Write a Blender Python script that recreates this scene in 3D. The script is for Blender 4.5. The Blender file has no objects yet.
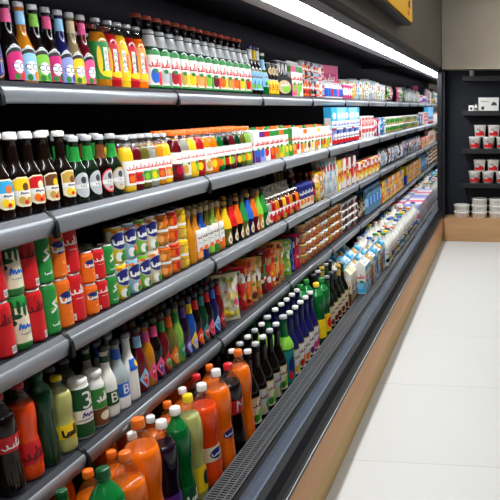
import bpy, bmesh, math, random
from mathutils import Vector, Euler
random.seed(7)
C = bpy.context.scene.collection
PI = math.pi

# ------------------------------------------------------------------ materials
MATS = {}
def mat(key, col=(.5,.5,.5), rough=.45, metal=0.0, coat=0.0, trans=0.0, ior=1.45, emit=None, es=0, spec=.5):
    if key in MATS: return MATS[key]
    m = bpy.data.materials.new(key); m.use_nodes = True
    b = m.node_tree.nodes['Principled BSDF']
    b.inputs['Base Color'].default_value = (*col, 1)
    b.inputs['Roughness'].default_value = rough
    b.inputs['Metallic'].default_value = metal
    b.inputs['Coat Weight'].default_value = coat
    b.inputs['Transmission Weight'].default_value = trans
    b.inputs['IOR'].default_value = ior
    b.inputs['Specular IOR Level'].default_value = spec
    if emit:
        b.inputs['Emission Color'].default_value = (*emit, 1)
        b.inputs['Emission Strength'].default_value = es
    MATS[key] = m
    return m
def lin(r, g, b):
    f = lambda c: (c/255/12.92 if c/255 <= .04045 else ((c/255+.055)/1.055)**2.4)
    return (f(r), f(g), f(b))
PAL = dict(brick=(204,84,60), white=(238,236,230), cream=(235,222,190), yellow=(246,205,30), orange=(240,110,25), red=(208,28,34), darkred=(110,16,24),
    pink=(232,80,140), magenta=(205,30,110), purple=(90,40,130), navy=(30,36,110), blue=(40,100,200), lightblue=(140,195,230), lavender=(150,160,225),
    green=(40,140,60), darkgreen=(16,78,40), lime=(130,195,60), leaf=(50,130,50), brown=(110,65,35), beige=(205,180,140), black=(18,18,20), grey=(140,140,142),
    silver=(190,190,192), darkgrey=(60,60,64), teal=(30,130,130), amber=(190,120,30), gold=(200,160,70), cherry=(170,20,40), peach=(245,170,90), cyan=(60,170,220))
def P(name):                       # printed paper / painted tin
    return mat('print_'+name, lin(*PAL[name]), .38)
def PL(name):                      # moulded plastic
    return mat('plastic_'+name, lin(*PAL[name]), .3, coat=.3)
def SH(name):                      # glossy packaging foil
    return mat('foil_'+name, lin(*PAL[name]), .28, metal=.25)
def DR(key, rgb, tr=.0):            # a drink seen through a glossy bottle wall
    return mat('drink_'+key, lin(*rgb), .12, coat=.6, trans=tr, ior=1.2)
DRINK = dict(cola=(22,10,8), orange=(245,112,12), redorange=(235,70,14), green=(12,105,44), lemon=(205,205,120), purple=(28,12,30), darkgreen=(8,50,26),
    beer=(20,9,6), black=(16,9,9), amber=(185,115,22), navybottle=(24,24,80), olive=(95,88,30), winegreen=(18,34,20), milk=(236,235,226), water=(190,205,205), clear=(168,165,152),
    darkred=(92,14,22), honey=(205,130,25), yellow=(238,190,40), redjuice=(170,24,30), greyamber=(140,120,90), blue=(28,70,150), limejuice=(120,160,60), greendark=(16,60,36))
def D(k): return DR(k, DRINK[k], .25 if k in ('green','lemon','clear','water') else 0)
def clear_mat():
    if 'clear_plastic' in MATS: return MATS['clear_plastic']
    m = bpy.data.materials.new('clear_plastic'); m.use_nodes = True
    nt = m.node_tree; nt.nodes.clear()
    o = nt.nodes.new('ShaderNodeOutputMaterial'); t = nt.nodes.new('ShaderNodeBsdfTransparent'); g = nt.nodes.new('ShaderNodeBsdfGlossy')
    t.inputs[0].default_value = (.9,.9,.9,1); g.inputs['Roughness'].default_value = .2
    lw = nt.nodes.new('ShaderNodeLayerWeight'); lw.inputs['Blend'].default_value = .45
    mx = nt.nodes.new('ShaderNodeMixShader'); mp = nt.nodes.new('ShaderNodeMapRange')
    mp.inputs['To Min'].default_value = .07; mp.inputs['To Max'].default_value = .42
    nt.links.new(lw.outputs['Facing'], mp.inputs['Value']); nt.links.new(mp.outputs[0], mx.inputs[0])
    nt.links.new(t.outputs[0], mx.inputs[1]); nt.links.new(g.outputs[0], mx.inputs[2]); nt.links.new(mx.outputs[0], o.inputs[0])
    MATS['clear_plastic'] = m
    return m
def noise_mat(key, c1, c2, scale, stretch=(1,1,1), rough=.5, bump=0.0, detail=5, metal=0):
    m = mat(key, c1, rough, metal); nt = m.node_tree; b = nt.nodes['Principled BSDF']
    tc = nt.nodes.new('ShaderNodeTexCoord'); mp = nt.nodes.new('ShaderNodeMapping'); mp.inputs['Scale'].default_value = stretch
    n = nt.nodes.new('ShaderNodeTexNoise'); n.inputs['Scale'].default_value = scale; n.inputs['Detail'].default_value = detail
    r = nt.nodes.new('ShaderNodeValToRGB'); r.color_ramp.elements[0].color = (*c1,1); r.color_ramp.elements[1].color = (*c2,1)
    r.color_ramp.elements[0].position = .35; r.color_ramp.elements[1].position = .65
    nt.links.new(tc.outputs['Object'], mp.inputs[0]); nt.links.new(mp.outputs[0], n.inputs[0]); nt.links.new(n.outputs[0], r.inputs[0]); nt.links.new(r.outputs[0], b.inputs['Base Color'])
    if bump:
        bp = nt.nodes.new('ShaderNodeBump'); bp.inputs['Strength'].default_value = bump
        nt.links.new(n.outputs[0], bp.inputs['Height']); nt.links.new(bp.outputs[0], b.inputs['Normal'])
    return m

# ------------------------------------------------------------------ mesh building
class MB:
    def __init__(s): s.v=[]; s.f=[]; s.m=[]; s.sm=[]; s.mats=[]
    def mi(s, m):
        if m not in s.mats: s.mats.append(m)
        return s.mats.index(m)
    def add(s, vs, fs, m, smooth=False):
        o=len(s.v); s.v+=[tuple(x) for x in vs]; i=s.mi(m)
        for f in fs: s.f.append([o+k for k in f]); s.m.append(i); s.sm.append(smooth)
        return s
    def lathe(s, prof, m, seg=20, c=(0,0)):
        vs=[]; fs=[]; rings=[]
        for r,z in prof:
            if r<1e-6: rings.append([len(vs)]); vs.append((c[0],c[1],z))
            else:
                rings.append(list(range(len(vs),len(vs)+seg)))
                vs+=[(c[0]+r*math.cos(2*PI*k/seg), c[1]+r*math.sin(2*PI*k/seg), z) for k in range(seg)]
        for a,b in zip(rings,rings[1:]):
            for k in range(seg):
                k2=(k+1)%seg
                if len(a)==1 and len(b)==1: continue
                if len(a)==1: fs.append((a[0],b[k2],b[k]))
                elif len(b)==1: fs.append((a[k],a[k2],b[0]))
                else: fs.append((a[k],a[k2],b[k2],b[k]))
        return s.add(vs,fs,m,True)
    def box(s, lo, hi, m, bev=0.0, seg=2):
        bm=bmesh.new(); bmesh.ops.create_cube(bm,size=1)
        for v in bm.verts: v.co=Vector([lo[i]+(v.co[i]+.5)*(hi[i]-lo[i]) for i in range(3)])
        if bev: bmesh.ops.bevel(bm,geom=list(bm.edges),offset=bev,segments=seg,affect='EDGES',profile=.5)
        bm.verts.index_update(); vs=[v.co[:] for v in bm.verts]; fs=[[v.index for v in f.verts] for f in bm.faces]; bm.free()
        return s.add(vs,fs,m,False)
    def prism(s, prof, y0, y1, m, smooth=False):          # (x,z) outline pushed along y
        n=len(prof); vs=[(x,y0,z) for x,z in prof]+[(x,y1,z) for x,z in prof]
        fs=[(k,(k+1)%n,n+(k+1)%n,n+k) for k in range(n)]+[tuple(range(n-1,-1,-1)),tuple(range(n,2*n))]
        return s.add(vs,fs,m,smooth)
    def tube(s, pts, r, m, seg=8):
        vs=[];fs=[]
        for i,p in enumerate(pts):
            p=Vector(p); d=(Vector(pts[min(i+1,len(pts)-1)])-Vector(pts[max(i-1,0)])).normalized()
            a=d.orthogonal().normalized(); b=d.cross(a)
            vs+=[p+r*(a*math.cos(2*PI*k/seg)+b*math.sin(2*PI*k/seg)) for k in range(seg)]
        for i in range(len(pts)-1):
            for k in range(seg): fs.append((i*seg+k,i*seg+(k+1)%seg,(i+1)*seg+(k+1)%seg,(i+1)*seg+k))
        n=len(pts)*seg; fs+=[tuple(range(seg-1,-1,-1)),tuple(range(n-seg,n))]
        return s.add(vs,fs,m,True)
    def mesh(s, name):
        me=bpy.data.meshes.new(name); me.from_pydata(s.v,[],s.f)
        for m in s.mats: me.materials.append(m)
        me.polygons.foreach_set('material_index',s.m); me.polygons.foreach_set('use_smooth',s.sm)
        bm=bmesh.new(); bm.from_mesh(me); bmesh.ops.recalc_face_normals(bm,faces=bm.faces); bm.to_mesh(me); bm.free()
        me.update(); return me

# ------- printed art: flat shapes in (u right, w up), laid on a curved or flat face
TXT={}
def text_poly(t):
    if t not in TXT:
        cu=bpy.data.curves.new('lettering','FONT'); cu.body=t; cu.resolution_u=2; cu.align_x='CENTER'; cu.align_y='CENTER'
        ob=bpy.data.objects.new('lettering',cu); me=bpy.data.meshes.new_from_object(ob)
        TXT[t]=([v.co[:2] for v in me.vertices],[list(p.vertices) for p in me.polygons])
        bpy.data.objects.remove(ob); bpy.data.curves.remove(cu); bpy.data.meshes.remove(me)
    return TXT[t]
def shape(sh):
    k=sh[0]
    if k=='rect': _,a,b,c,d,m=sh; return [(a,b),(c,b),(c,d),(a,d)],[[0,1,2,3]],m
    if k=='ell':
        _,cx,cz,rx,rz,m=sh; n=18
        return [(cx+rx*math.cos(2*PI*i/n),cz+rz*math.sin(2*PI*i/n)) for i in range(n)],[list(range(n))],m
    if k=='poly': return sh[1],[list(range(len(sh[1])))],sh[2]
    if k=='text':
        _,t,cx,cz,h,m=sh; vs,fs=text_poly(t); return [(cx+x*h*1.35,cz+y*h*1.35) for x,y in vs],fs,m
    if k=='stroke':                                        # brush script: list of lines
        _,lines,w,m=sh; vs=[];fs=[]
        for ln in lines:
            for (x0,y0),(x1,y1) in zip(ln,ln[1:]):
                dx,dy=x1-x0,y1-y0; L=math.hypot(dx,dy) or 1; nx,ny=-dy/L*w/2,dx/L*w/2; ex,ey=dx/L*w*.3,dy/L*w*.3
                o=len(vs); vs+=[(x0-nx-ex,y0-ny-ey),(x1-nx+ex,y1-ny+ey),(x1+nx+ex,y1+ny+ey),(x0+nx-ex,y0+ny-ey)]; fs.append([o,o+1,o+2,o+3])
        return vs,fs,m
def art(mb, shapes, place, cuts_u=None, cuts_w=()):
    for layer,sh in enumerate(shapes):
        vs,fs,m=shape(sh); bm=bmesh.new(); bv=[bm.verts.new((x,y,0)) for x,y in vs]
        for f in fs:
            try: bm.faces.new([bv[i] for i in f])
            except ValueError: pass
        us=[x for x,_ in vs]; ws=[y for _,y in vs]
        if cuts_u:
            k=math.ceil(min(us)/cuts_u)
            while k*cuts_u<max(us):
                bmesh.ops.bisect_plane(bm,geom=bm.verts[:]+bm.edges[:]+bm.faces[:],plane_co=(k*cuts_u,0,0),plane_no=(1,0,0)); k+=1
        for c in cuts_w:
            if min(ws)<c<max(ws): bmesh.ops.bisect_plane(bm,geom=bm.verts[:]+bm.edges[:]+bm.faces[:],plane_co=(0,c,0),plane_no=(0,1,0))
        bm.verts.index_update(); off=.0003+.00012*layer
        mb.add([place(v.co.x,v.co.y,off) for v in bm.verts],[[v.index for v in f.verts] for f in bm.faces],m,False); bm.free()
    return mb
def rad(prof,z):
    for (r0,z0),(r1,z1) in zip(prof,prof[1:]):
        if z0<=z<=z1 and z1>z0: return r0+(r1-r0)*(z-z0)/(z1-z0)
    return prof[-1][0]
def wrap(prof, shapes, zref, seg=20):                       # art on a bottle; u measured as arc length at height zref
    R=rad(prof,zref); mb=MB()
    st=2*PI/seg*R/2
    def place(u,w,off):
        a=u/R; r=rad(prof,w)+off+.0006; return (r*math.cos(a),r*math.sin(a),w)
    return art(mb,shapes,place,st,[z for _,z in prof])
def front(x, shapes, mb=None): return art(mb or MB(),shapes,lambda u,w,o:(x+o,u,w))
def side(y, shapes, mb=None, lean=None): return art(mb or MB(),shapes,lambda u,w,o:(u,y-o,w))
SCRIPT=[[(0,.2),(.1,0),(.25,.1),(.2,.5)],[(.22,.1),(.45,.05),(.5,.4)],[(.48,.1),(.62,.05),(.6,.95)],[(.62,.1),(.8,.1),(.78,.6)],[(.8,.15),(.95,.1),(1,.7)]]
SCRIPT2=[[(0,.7),(.05,.1),(.25,0),(.35,.4)],[(.35,.1),(.5,.1),(.5,.4)],[(.5,.1),(.65,.1),(.65,.4)],[(.65,.1),(.8,.1),(.82,1)],[(.95,0),(1,1)]]
SCRIPT3=[[(0,.1),(.1,.8),(.2,.2),(.3,.6),(.4,.1),(.55,.6),(.6,.2),(.75,.5),(.85,.1),(1,.3)]]
def script(kind,cx,cz,w,h,t,m): return ('stroke',[[(cx+(x-.5)*w,cz+(y-.5)*h) for x,y in l] for l in kind],t,m)

# ------------------------------------------------------------------ things
ITEMS=[]
class T:                                                   # a template: root name, category, parts
    def __init__(s,name,cat): s.name=name; s.cat=cat; s.parts=[]
    def part(s,name,mb,under=None,label=None):
        s.parts.append((name,mb.mesh(name) if isinstance(mb,MB) else mb,under,label)); return len(s.parts)-1
LIMX={}
def put(t, x, y, z, desc, shelf, row=0, rz=None, group=None, level=None, ry=0, s=1.0, rx=0):
    r=bpy.data.objects.new(t.name,None); C.objects.link(r); r.empty_display_size=.02
    rz=random.uniform(-.34,-.06) if rz is None else rz
    if shelf in LIMX:                                      # keep the front clear of the shelf edge
        if not hasattr(t,'ext'): t.ext=[p[:] for _,me,_,_ in t.parts for p in [v.co for v in me.vertices]]
        R_=Euler((rx,ry,rz)).to_matrix(); a_=R_[0]
        mxx=max(a_[0]*p[0]+a_[1]*p[1]+a_[2]*p[2] for p in t.ext)*s
        x=min(x,LIMX[shelf]-mxx) if row==0 else x-.008
    r.location=(x,y,z); r.rotation_euler=(rx,ry,rz); r.scale=(s,s,s)
    obs=[]
    for name,me,under,label in t.parts:
        o=bpy.data.objects.new(name,me); C.objects.link(o); o.parent=r if under is None else obs[under]
        if label: o['label']=label
        obs.append(o)
    r['category']=t.cat
    ITEMS.append(dict(o=r,desc=desc,shelf=shelf,row=row,level=level,y=y,group=group or t.name.replace('_',' ')+' row'))
    return r
ORD=['first','second','third','fourth','fifth','sixth','seventh','eighth','ninth','tenth','eleventh','twelfth','thirteenth','fourteenth','fifteenth','sixteenth','seventeenth','eighteenth','nineteenth','twentieth']+['twenty-'+a for a in ('first','second','third','fourth','fifth','sixth','seventh','eighth','ninth')]+['thirtieth']
def write_labels():
    seen={}
    for i in ITEMS: seen.setdefault((i['desc'],i['shelf'],i['row'],i['level']),[]).append(i)
    for (desc,shelf,row,level),l in seen.items():
        l.sort(key=lambda i:i['y'])
        where=('on the '+shelf) if row==0 else (ORD[row]+' row back on '+shelf)
        if level: where=level+' level, '+where
        for k,i in enumerate(l):
            i['o']['label']=desc+' '+where+('' if len(l)==1 else ', '+ORD[k]+' from left'); i['o']['group']=i['group']

# --- templates
def glass(H,R,rn,neck0,sh0,liq,cap,label=None,sleeve=None,sl=None,name='glass_bottle',cat='bottle',capname='cap',capr=1.15,cork=False,lz=None,base=None):
    """H height, R body radius, rn neck radius, sh0/neck0 heights (fractions) where shoulder / neck begin"""
    t=T(name,cat); a,b=sh0*H,neck0*H; ch=.016 if not cork else .022
    pf=[(0,.003),(R*.55,.0015),(R*.86,0),(R*.97,.004),(R,.012),(R,a*.5),(R,a*.97)]
    for k in range(1,7):
        q=k/6; e=.5-.5*math.cos(PI*q); pf.append((R+(rn-R)*e,a+(b-a)*q))
    pf+=[(rn*.94,b+(H-ch-b)*.55),(rn*.9,H-ch-.006),(rn*1.08,H-ch-.005),(rn*1.08,H-ch),(0,H-ch+.0005)]
    mb=MB().lathe(pf,liq)
    if base: mb.lathe([(0,-.0),(R*.99,.0005),(R*1.012,.004),(R*1.012,base),(R*.99,base+.002)],PL('white'))
    t.part('bottle',mb)
    cr=rn*capr
    t.part(capname,MB().lathe([(rn,H-ch-.001),(cr,H-ch-.001),(cr*1.04,H-ch+.002),(cr,H-.004),(cr*.9,H-.001),(0,H)],cap,16))
    body=[p for p in pf if p[0]>0]
    if label: t.part('label',wrap(body,label(R,H),lz or a*.5))
    if sleeve: t.part('neck_label',MB().lathe([(rad(body,z*H)+.0012,z*H) for z in [sl[0]+(sl[1]-sl[0])*k/4 for k in range(5)]],sleeve))
    t.pf=body
    return t
PETF=[(0,.012),(.5,.004),(.78,0),(.93,.012),(1,.045),(1,.12),(.985,.2),(.95,.3),(.89,.38),(.86,.44),(.89,.5),(.96,.57),(1,.63),(1,.69),(.96,.745),(.85,.80),(.66,.845),(.46,.88),(.33,.905),(.28,.925)]
PETS=[(0,.012),(.5,.004),(.78,0),(.93,.012),(1,.045),(1,.12),(1,.3),(1,.45),(1,.55),(.985,.62),(.93,.69),(.82,.75),(.68,.8),(.54,.845),(.42,.88),(.33,.905),(.29,.925)]
def pet(H,R,drink,cap,band=None,bandz=(.18,.36),fill=.74,prof=PETF,logo=None,name='soda_bottle',shell=None,neck=None):
    t=T(name,'bottle'); nr=neck or (.0135 if H>.3 else .0115)
    pf=[(max(r*R,nr if r else 0) if z>.88 else r*R,z*H) for r,z in prof]; nr=max(pf[-1][0],nr); hc=.925*H
    if neck: pf=[p for p in pf if p[1]<=.881*H]; hc=.881*H
    k=max(i for i,(r,z) in enumerate(pf) if z<=fill*H)
    low=pf[:k+1]+[(rad(pf,fill*H),fill*H),(0,fill*H+.0003)]
    up=[(rad(pf,fill*H)+.0003,fill*H)]+pf[k+1:]+[(nr*1.35,hc+.001),(nr*1.35,hc+.004),(nr*.9,hc+.005)]
    t.part('drink',MB().lathe(low,drink,24))
    t.part('bottle',MB().lathe(up,shell or clear_mat(),24))
    c0=hc+.004
    t.part('cap',MB().lathe([(nr*1.1,c0),(nr*1.3,c0),(nr*1.33,c0+.002),(nr*1.28,H-.003),(nr*1.12,H-.0003),(0,H)],cap,20))
    if band:
        zs=[bandz[0]+(bandz[1]-bandz[0])*q/6 for q in range(7)]
        j=t.part('label',MB().lathe([(rad(pf,z*H)+.0012,z*H) for z in zs],band,24))
        if logo: t.part('logo',wrap([(r+.0012,z) for r,z in pf if r>0],logo(R,(bandz[0]+bandz[1])/2*H,(bandz[1]-bandz[0])*H),(bandz[0]+bandz[1])/2*H,24),j)
    return t
def can(H,R,col,logo=None,name='soda_can',lid=None):
    t=T(name,'can')
    pf=[(0,.004),(R*.7,.003),(R*.78,0),(R*.84,.001),(R,.009),(R,H*.5),(R,H-.013),(R*.86,H-.004)]
    t.part('body',MB().lathe(pf,col,24))
    lidm=lid or mat('aluminium',(.75,.75,.76),.3,1)
    mb=MB().lathe([(R*.86,H-.0045),(R*.9,H-.002),(R*.88,H),(R*.82,H-.0005),(R*.8,H-.004),(0,H-.004)],lidm,24)
    mb.box((R*.05,-R*.2,H-.0042),(R*.62,R*.2,H-.003),lidm)
    t.part('lid',mb)
    if logo: t.part('label',wrap([p for p in pf if p[0]>0],logo(R,H),H*.5,24))
    return t
def carton(w,d,h,base,fr,sd,cap=None,gable=0,name='juice_carton',cat='carton',bev=.002):
    """w along the shelf, d into the shelf; front at +x"""
    t=T(name,cat); hb=h-gable
    mb=MB().box((-d/2,-w/2,0),(d/2,w/2,hb),base,bev)
    t.part('carton' if cat=='carton' else 'box',mb)
    if gable:
        g=MB().add([(-d/2+.002,-w/2+.002,hb-.001),(d/2-.002,-w/2+.002,hb-.001),(d/2-.002,w/2-.002,hb-.001),(-d/2+.002,w/2-.002,hb-.001),(0,-w/2+.002,h-.012),(0,w/2-.002,h-.012)],
            [(0,1,4),(1,2,5,4),(2,3,5),(3,0,4,5),(0,3,2,1)],base)
        g.box((-.0015,-w/2+.002,h-.014),(.0015,w/2-.002,h),base); t.part('gable_top',g)
    a=MB()
    if fr: front(d/2,fr(w,hb),a)
    if sd: side(-w/2,sd(d,hb),a)
    if a.v: t.part('printed_label',a)
    if cap:
        zc=hb if not gable else h-.03
        xx=0 if not gable else d*.25
        t.part('cap',MB().lathe([(.010,zc-.008 if gable else zc),(.0125,zc),(.0125,zc+.010),(.011,zc+.013),(0,zc+.013)],cap,14,(xx,0)))
    return t
def tub(R,H,body,lid,logo=None,name='yogurt_tub',cat='tub',taper=.86,lidart=None):
    t=T(name,cat)
    pf=[(0,.002),(R*taper*.9,0),(R*taper,.003),(R*.985,H-.012),(R*1.0,H-.011)]
    t.part('tub',MB().lathe(pf,body,22))
    t.part('lid',MB().lathe([(R*.95,H-.0115),(R*1.05,H-.0115),(R*1.06,H-.008),(R*1.05,H-.002),(R*1.0,H),(R*.93,H-.0005),(R*.9,H-.002),(0,H-.002)],lid,22))
    if logo: t.part('label',wrap([p for p in pf if p[0]>0],logo(R,H),H*.5,22))
    return t
def bag(w,h,d,paint,name='snack_bag',cat='bag',tilt=0):
    t=T(name,cat); nu,nw=26,32; mb=MB(); grid={}
    rnd=random.Random(int(w*1e4+h*1e5)+len(MATS))
    for sgn in (1,-1):
        vs=[]
        for j in range(nw+1):
            for i in range(nu+1):
                u,v=i/nu,j/nw; e=max(0,math.sin(PI*u))**.45*max(0,math.sin(PI*min(1,max(0,(v-.05)/.9))))**.55
                wob=.004*math.sin(7*u*PI+3*v)+.003*math.sin(11*v*PI+5*u)
                pinch=1-.07*math.sin(PI*v)
                vs.append((sgn*(d/2*e+wob*e+.0006),(u-.5)*w*pinch,v*h))
        by={}
        for j in range(nw):
            for i in range(nu):
                m=paint((i+.5)/nu,(j+.5)/nw) ; o=j*(nu+1)+i; q=(o,o+1,o+nu+2,o+nu+1)
                by.setdefault(m.name,(m,[]))[1].append(q)
        o=len(mb.v); first=True
        for m,fs in by.values():
            if first: mb.add(vs,fs,m,True); first=False
            else:
                ii=mb.mi(m)
                for f in fs: mb.f.append([o+k for k in f]); mb.m.append(ii); mb.sm.append(True)
    t.part('pouch',mb)
    for v0,v1 in ((-.0,.05),(.95,1.0)):
        z=MB().box((-.0014,-w/2,v0*h),(.0014,w/2,v1*h),paint(.5,v0 if v0>.5 else .01),0)
        for k in range(3): z.box((-.0022,-w/2,(v0+.012+k*.013)*h),(.0022,w/2,(v0+.018+k*.013)*h),paint(.5,v0 if v0>.5 else .01))
        t.part('sealed_edge',z)
    return t

# ------------------------------------------------------------------ constants of the place
MOD=.925; Y0=2.5-2*MOD; Y1=8.05
SX=[-1.322,-1.22,-1.225,-1.225]; SZ=[1.815,1.465,1.112,.745]
DECK=.345; BACK=-1.80
SN=['top shelf','second shelf','third shelf','lowest shelf','case floor']

def link(name,mb,parent=None,**kw):
    o=bpy.data.objects.new(name,mb.mesh(name)); C.objects.link(o)
    if parent: o.parent=parent
    for k,v in kw.items(): o[k]=v
    return o
def empty(name,label,cat,loc=(0,0,0),group=None):
    o=bpy.data.objects.new(name,None); C.objects.link(o); o.location=loc; o['label']=label; o['category']=cat
    if group: o['group']=group
    return o

# ------------------------------------------------------------------ room
XR,YN,ZC=3.4,-3.0,3.15
def floor_mat():
    m=mat('white_floor_tile',lin(226,223,214),.5,spec=.25); nt=m.node_tree; b=nt.nodes['Principled BSDF']
    tc=nt.nodes.new('ShaderNodeTexCoord'); mp=nt.nodes.new('ShaderNodeMapping'); mp.inputs['Location'].default_value=(.78,-.08+.9,0)
    br=nt.nodes.new('ShaderNodeTexBrick'); br.offset=0; br.inputs['Scale'].default_value=1; br.inputs['Mortar Size'].default_value=.0035; br.inputs['Mortar Smooth'].default_value=.2
    br.inputs['Brick Width'].default_value=.9; br.inputs['Row Height'].default_value=.9
    for i,c in ((1,(191,191,188)),(2,(189,189,186)),(3,(172,171,166))): br.inputs[i].default_value=(*lin(*c),1)
    nt.links.new(tc.outputs['Object'],mp.inputs[0]); nt.links.new(mp.outputs[0],br.inputs[0]); nt.links.new(br.outputs[0],b.inputs['Base Color'])
    return m
link('floor',MB().box((-2.1,YN,-.1),(XR,8.8,0),floor_mat()),kind='structure')
wallm=noise_mat('beige_wall',lin(212,202,184),lin(218,208,190),3,rough=.6)
link('ceiling',MB().box((-2.1,YN,ZC),(XR,8.8,ZC+.1),mat('ceiling_paint',lin(225,224,220),.8)),kind='structure')
link('wall_left',MB().box((-2.1,YN,0),(-1.9,8.8,ZC),wallm),kind='structure')
link('wall_right',MB().box((XR,YN,0),(XR+.1,8.8,ZC),mat('dark_wall',lin(90,84,78),.6)),kind='structure')
link('wall_near',MB().box((-1.9,YN-.1,0),(XR,YN,ZC),mat('dark_wall')),kind='structure')
link('wall_far',MB().box((-.775,8.07,2.215),(XR,8.7,ZC),wallm).box((-1.9,8.42,0),(XR,8.7,2.215),wallm),kind='structure')
for k,(x,y) in enumerate([(.15,-1.6),(.15,.7),(.15,3.0),(.15,5.2),(.15,7.2)]):
    t=empty('ceiling_light','white recessed ceiling panel light above the aisle','light',(x,y,ZC-.03),'aisle ceiling lights')
    link('frame',MB().box((-.32,-.62,0),(.32,-.6,.03),PL('white')).box((-.32,.6,0),(.32,.62,.03),PL('white')).box((-.32,-.6,0),(-.3,.6,.03),PL('white')).box((.3,-.6,0),(.32,.6,.03),PL('white')),t)
    link('diffuser',MB().box((-.3,-.6,.008),(.3,.6,.03),mat('panel_glow',(.9,.9,.9),.5,emit=(1,.985,.96),es=1.7)),t)
    la=bpy.data.lights.new('lamp','AREA'); la.shape='RECTANGLE'; la.size=.58; la.size_y=1.18; la.energy=6.6; la.color=(1,.985,.96); la.spread=math.radians(75)
    lo=bpy.data.objects.new('lamp',la); C.objects.link(lo); lo.parent=t; lo.location=(0,0,-.004)

# ------------------------------------------------------------------ the refrigerated case
dk=mat('black_steel',lin(20,21,25),.42,.0,spec=.25); dki=mat('dark_interior',lin(24,19,30),.7,spec=.15)
rubber=mat('black_rubber',lin(16,16,18),.5,spec=.25)
alu=mat('price_rail_plastic',lin(160,164,170),.36,.5); shelfm=mat('dark_grey_shelf',lin(48,50,56),.38,.3)
case=empty('refrigerated_display_case','long black open refrigerated display case with wooden base along the aisle','display case',(-.76,Y0,0))
def cpart(name,mb,parent=case,**kw):
    o=link(name,mb,parent,**kw)
    o.matrix_parent_inverse=parent.matrix_world.inverted() if False else o.matrix_parent_inverse
    return o
off=Vector((-.76,Y0,0))
def cs(mb):                                                # world to case coordinates
    mb.v=[(x-off.x,y-off.y,z-off.z) for x,y,z in mb.v]; return mb
wood=noise_mat('pale_oak_panel',lin(214,160,110),lin(228,174,124),6,(1,.12,1.5),.6,.04)
woodk=noise_mat('plinth_oak',lin(196,160,98),lin(208,172,110),6,(1,.12,1.5),.6,.03)
cpart('base_panel',cs(MB().box((-.80,Y0,.14),(-.765,Y1,.335),wood)),label='pale oak base panel')
cpart('plinth_strip',cs(MB().box((-.80,Y0,.002),(-.770,Y1,.139),woodk)),label='oak plinth strip')
rail=[(-.80,.336),(-.758,.336),(-.752,.345),(-.753,.360),(-.757,.3635),(-.752,.367),(-.754,.385),(-.763,.412),(-.783,.441),(-.805,.452),(-.805,.430)]
cpart('bumper_rail',cs(MB().prism(rail,Y0,Y1,dk)),label='black bumper rail')
cpart('bumper_trim',cs(MB().prism([(-.757,.361),(-.7505,.3615),(-.7505,.3655),(-.757,.366)],Y0,Y1,mat('steel_trim',(.55,.56,.58),.3,.9))),label='thin bright trim line')
cpart('handrail_cap',cs(MB().prism([(-.866,.446),(-.866,.450),(-.845,.4565),(-.815,.458),(-.8062,.454),(-.8062,.446)],Y0,Y1,mat('blue_grey_cap',lin(78,88,102),.26,.3))),label='blue-grey rail cap')
cpart('inner_rail',cs(MB().box((-.866,Y0,.30),(-.806,Y1,.4455),rubber).box((-.936,Y0,.30),(-.867,Y1,.375),rubber)),label='black inner channel')
g=MB().box((-1.03,Y0,.30),(-.937,Y1,.372),rubber)
gm=mat('grille_slat',lin(88,89,91),.45,.4)
y=Y0+.006
while y<Y1-.006:
    g.add([(-1.028,y-.003,.392),(-.938,y-.003,.386),(-.938,y+.003,.386),(-1.028,y+.003,.392),(-1.028,y-.003,.37),(-.938,y-.003,.37),(-.938,y+.003,.37),(-1.028,y+.003,.37)],[(0,1,2,3),(0,4,5,1),(2,6,7,3),(1,5,6,2),(0,3,7,4)],gm); y+=.014
for x,z in ((-1.029,.3925),(-.99,.3906),(-.962,.3885),(-.939,.3865)): g.prism([(x-.003,z-.01),(x+.003,z-.01),(x+.003,z),(x-.003,z)],Y0,Y1,gm)
cpart('air_grille',cs(g),label='grey slotted air grille')
cpart('deck',cs(MB().box((BACK,Y0,.30),(-1.031,Y1,DECK),shelfm)))
cpart('back_panel',cs(MB().box((BACK-.06,Y0,.0),(BACK,Y1,2.30),dki)))
cpart('roof_panel',cs(MB().prism([(BACK,2.30),(BACK,2.36),(-1.0,2.36),(-1.0,2.20),(-1.051,2.20)],Y0,Y1,dki)))
soff=mat('grey_soffit',lin(165,165,172),.5,spec=.2)
cpart('lamp_reflector',cs(MB().prism([(-1.05,2.166),(-1.05,2.19),(-.957,2.185),(-.957,2.163)],Y0,Y1,soff)),label='pale lamp reflector')
led=mat('led_glow',(1,1,1),.4,emit=(.94,.97,1.0),es=50)
for k in range(5):
    a=Y0+k*1.48+.004; b=min(Y1,Y0+(k+1)*1.48)-.004
    cpart('led_tube',cs(MB().prism([(-.955,2.172),(-.875,2.203),(-.862,2.203),(-.858,2.19),(-.863,2.178),(-.945,2.158),(-.954,2.161)],a,b,led)),label='glowing white strip lamp')
    cpart('lamp_clip',cs(MB().prism([(-.88,2.170),(-.856,2.174),(-.8525,2.18),(-.8525,2.1975),(-.8575,2.1975),(-.8575,2.187),(-.88,2.1735)],b-.012,b+.02,PL('grey'))))
cpart('canopy_edge',cs(MB().prism([(-.99,2.206),(-.857,2.206),(-.8565,2.179),(-.850,2.176),(-.80,2.196),(-.792,2.210),(-.788,2.232),(-.788,2.24),(-.99,2.24)],Y0,Y1,mat('canopy_edge_grey',lin(62,62,66),.4,.3))),label='dark canopy edge')
cpart('fascia',cs(MB().box((-.90,Y0,2.241),(-.782,Y1,ZC-.01),noise_mat('taupe_fascia',lin(118,109,102),lin(124,115,108),4,rough=.5))),label='taupe fascia above the lamp')
cpart('end_frame',cs(MB().box((-1.86,Y1+.002,0),(-.775,Y1+.018,2.35),dk).box((-.83,Y1-.035,.45),(-.772,Y1+.001,2.16),dk)),label='black end frame')
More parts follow.
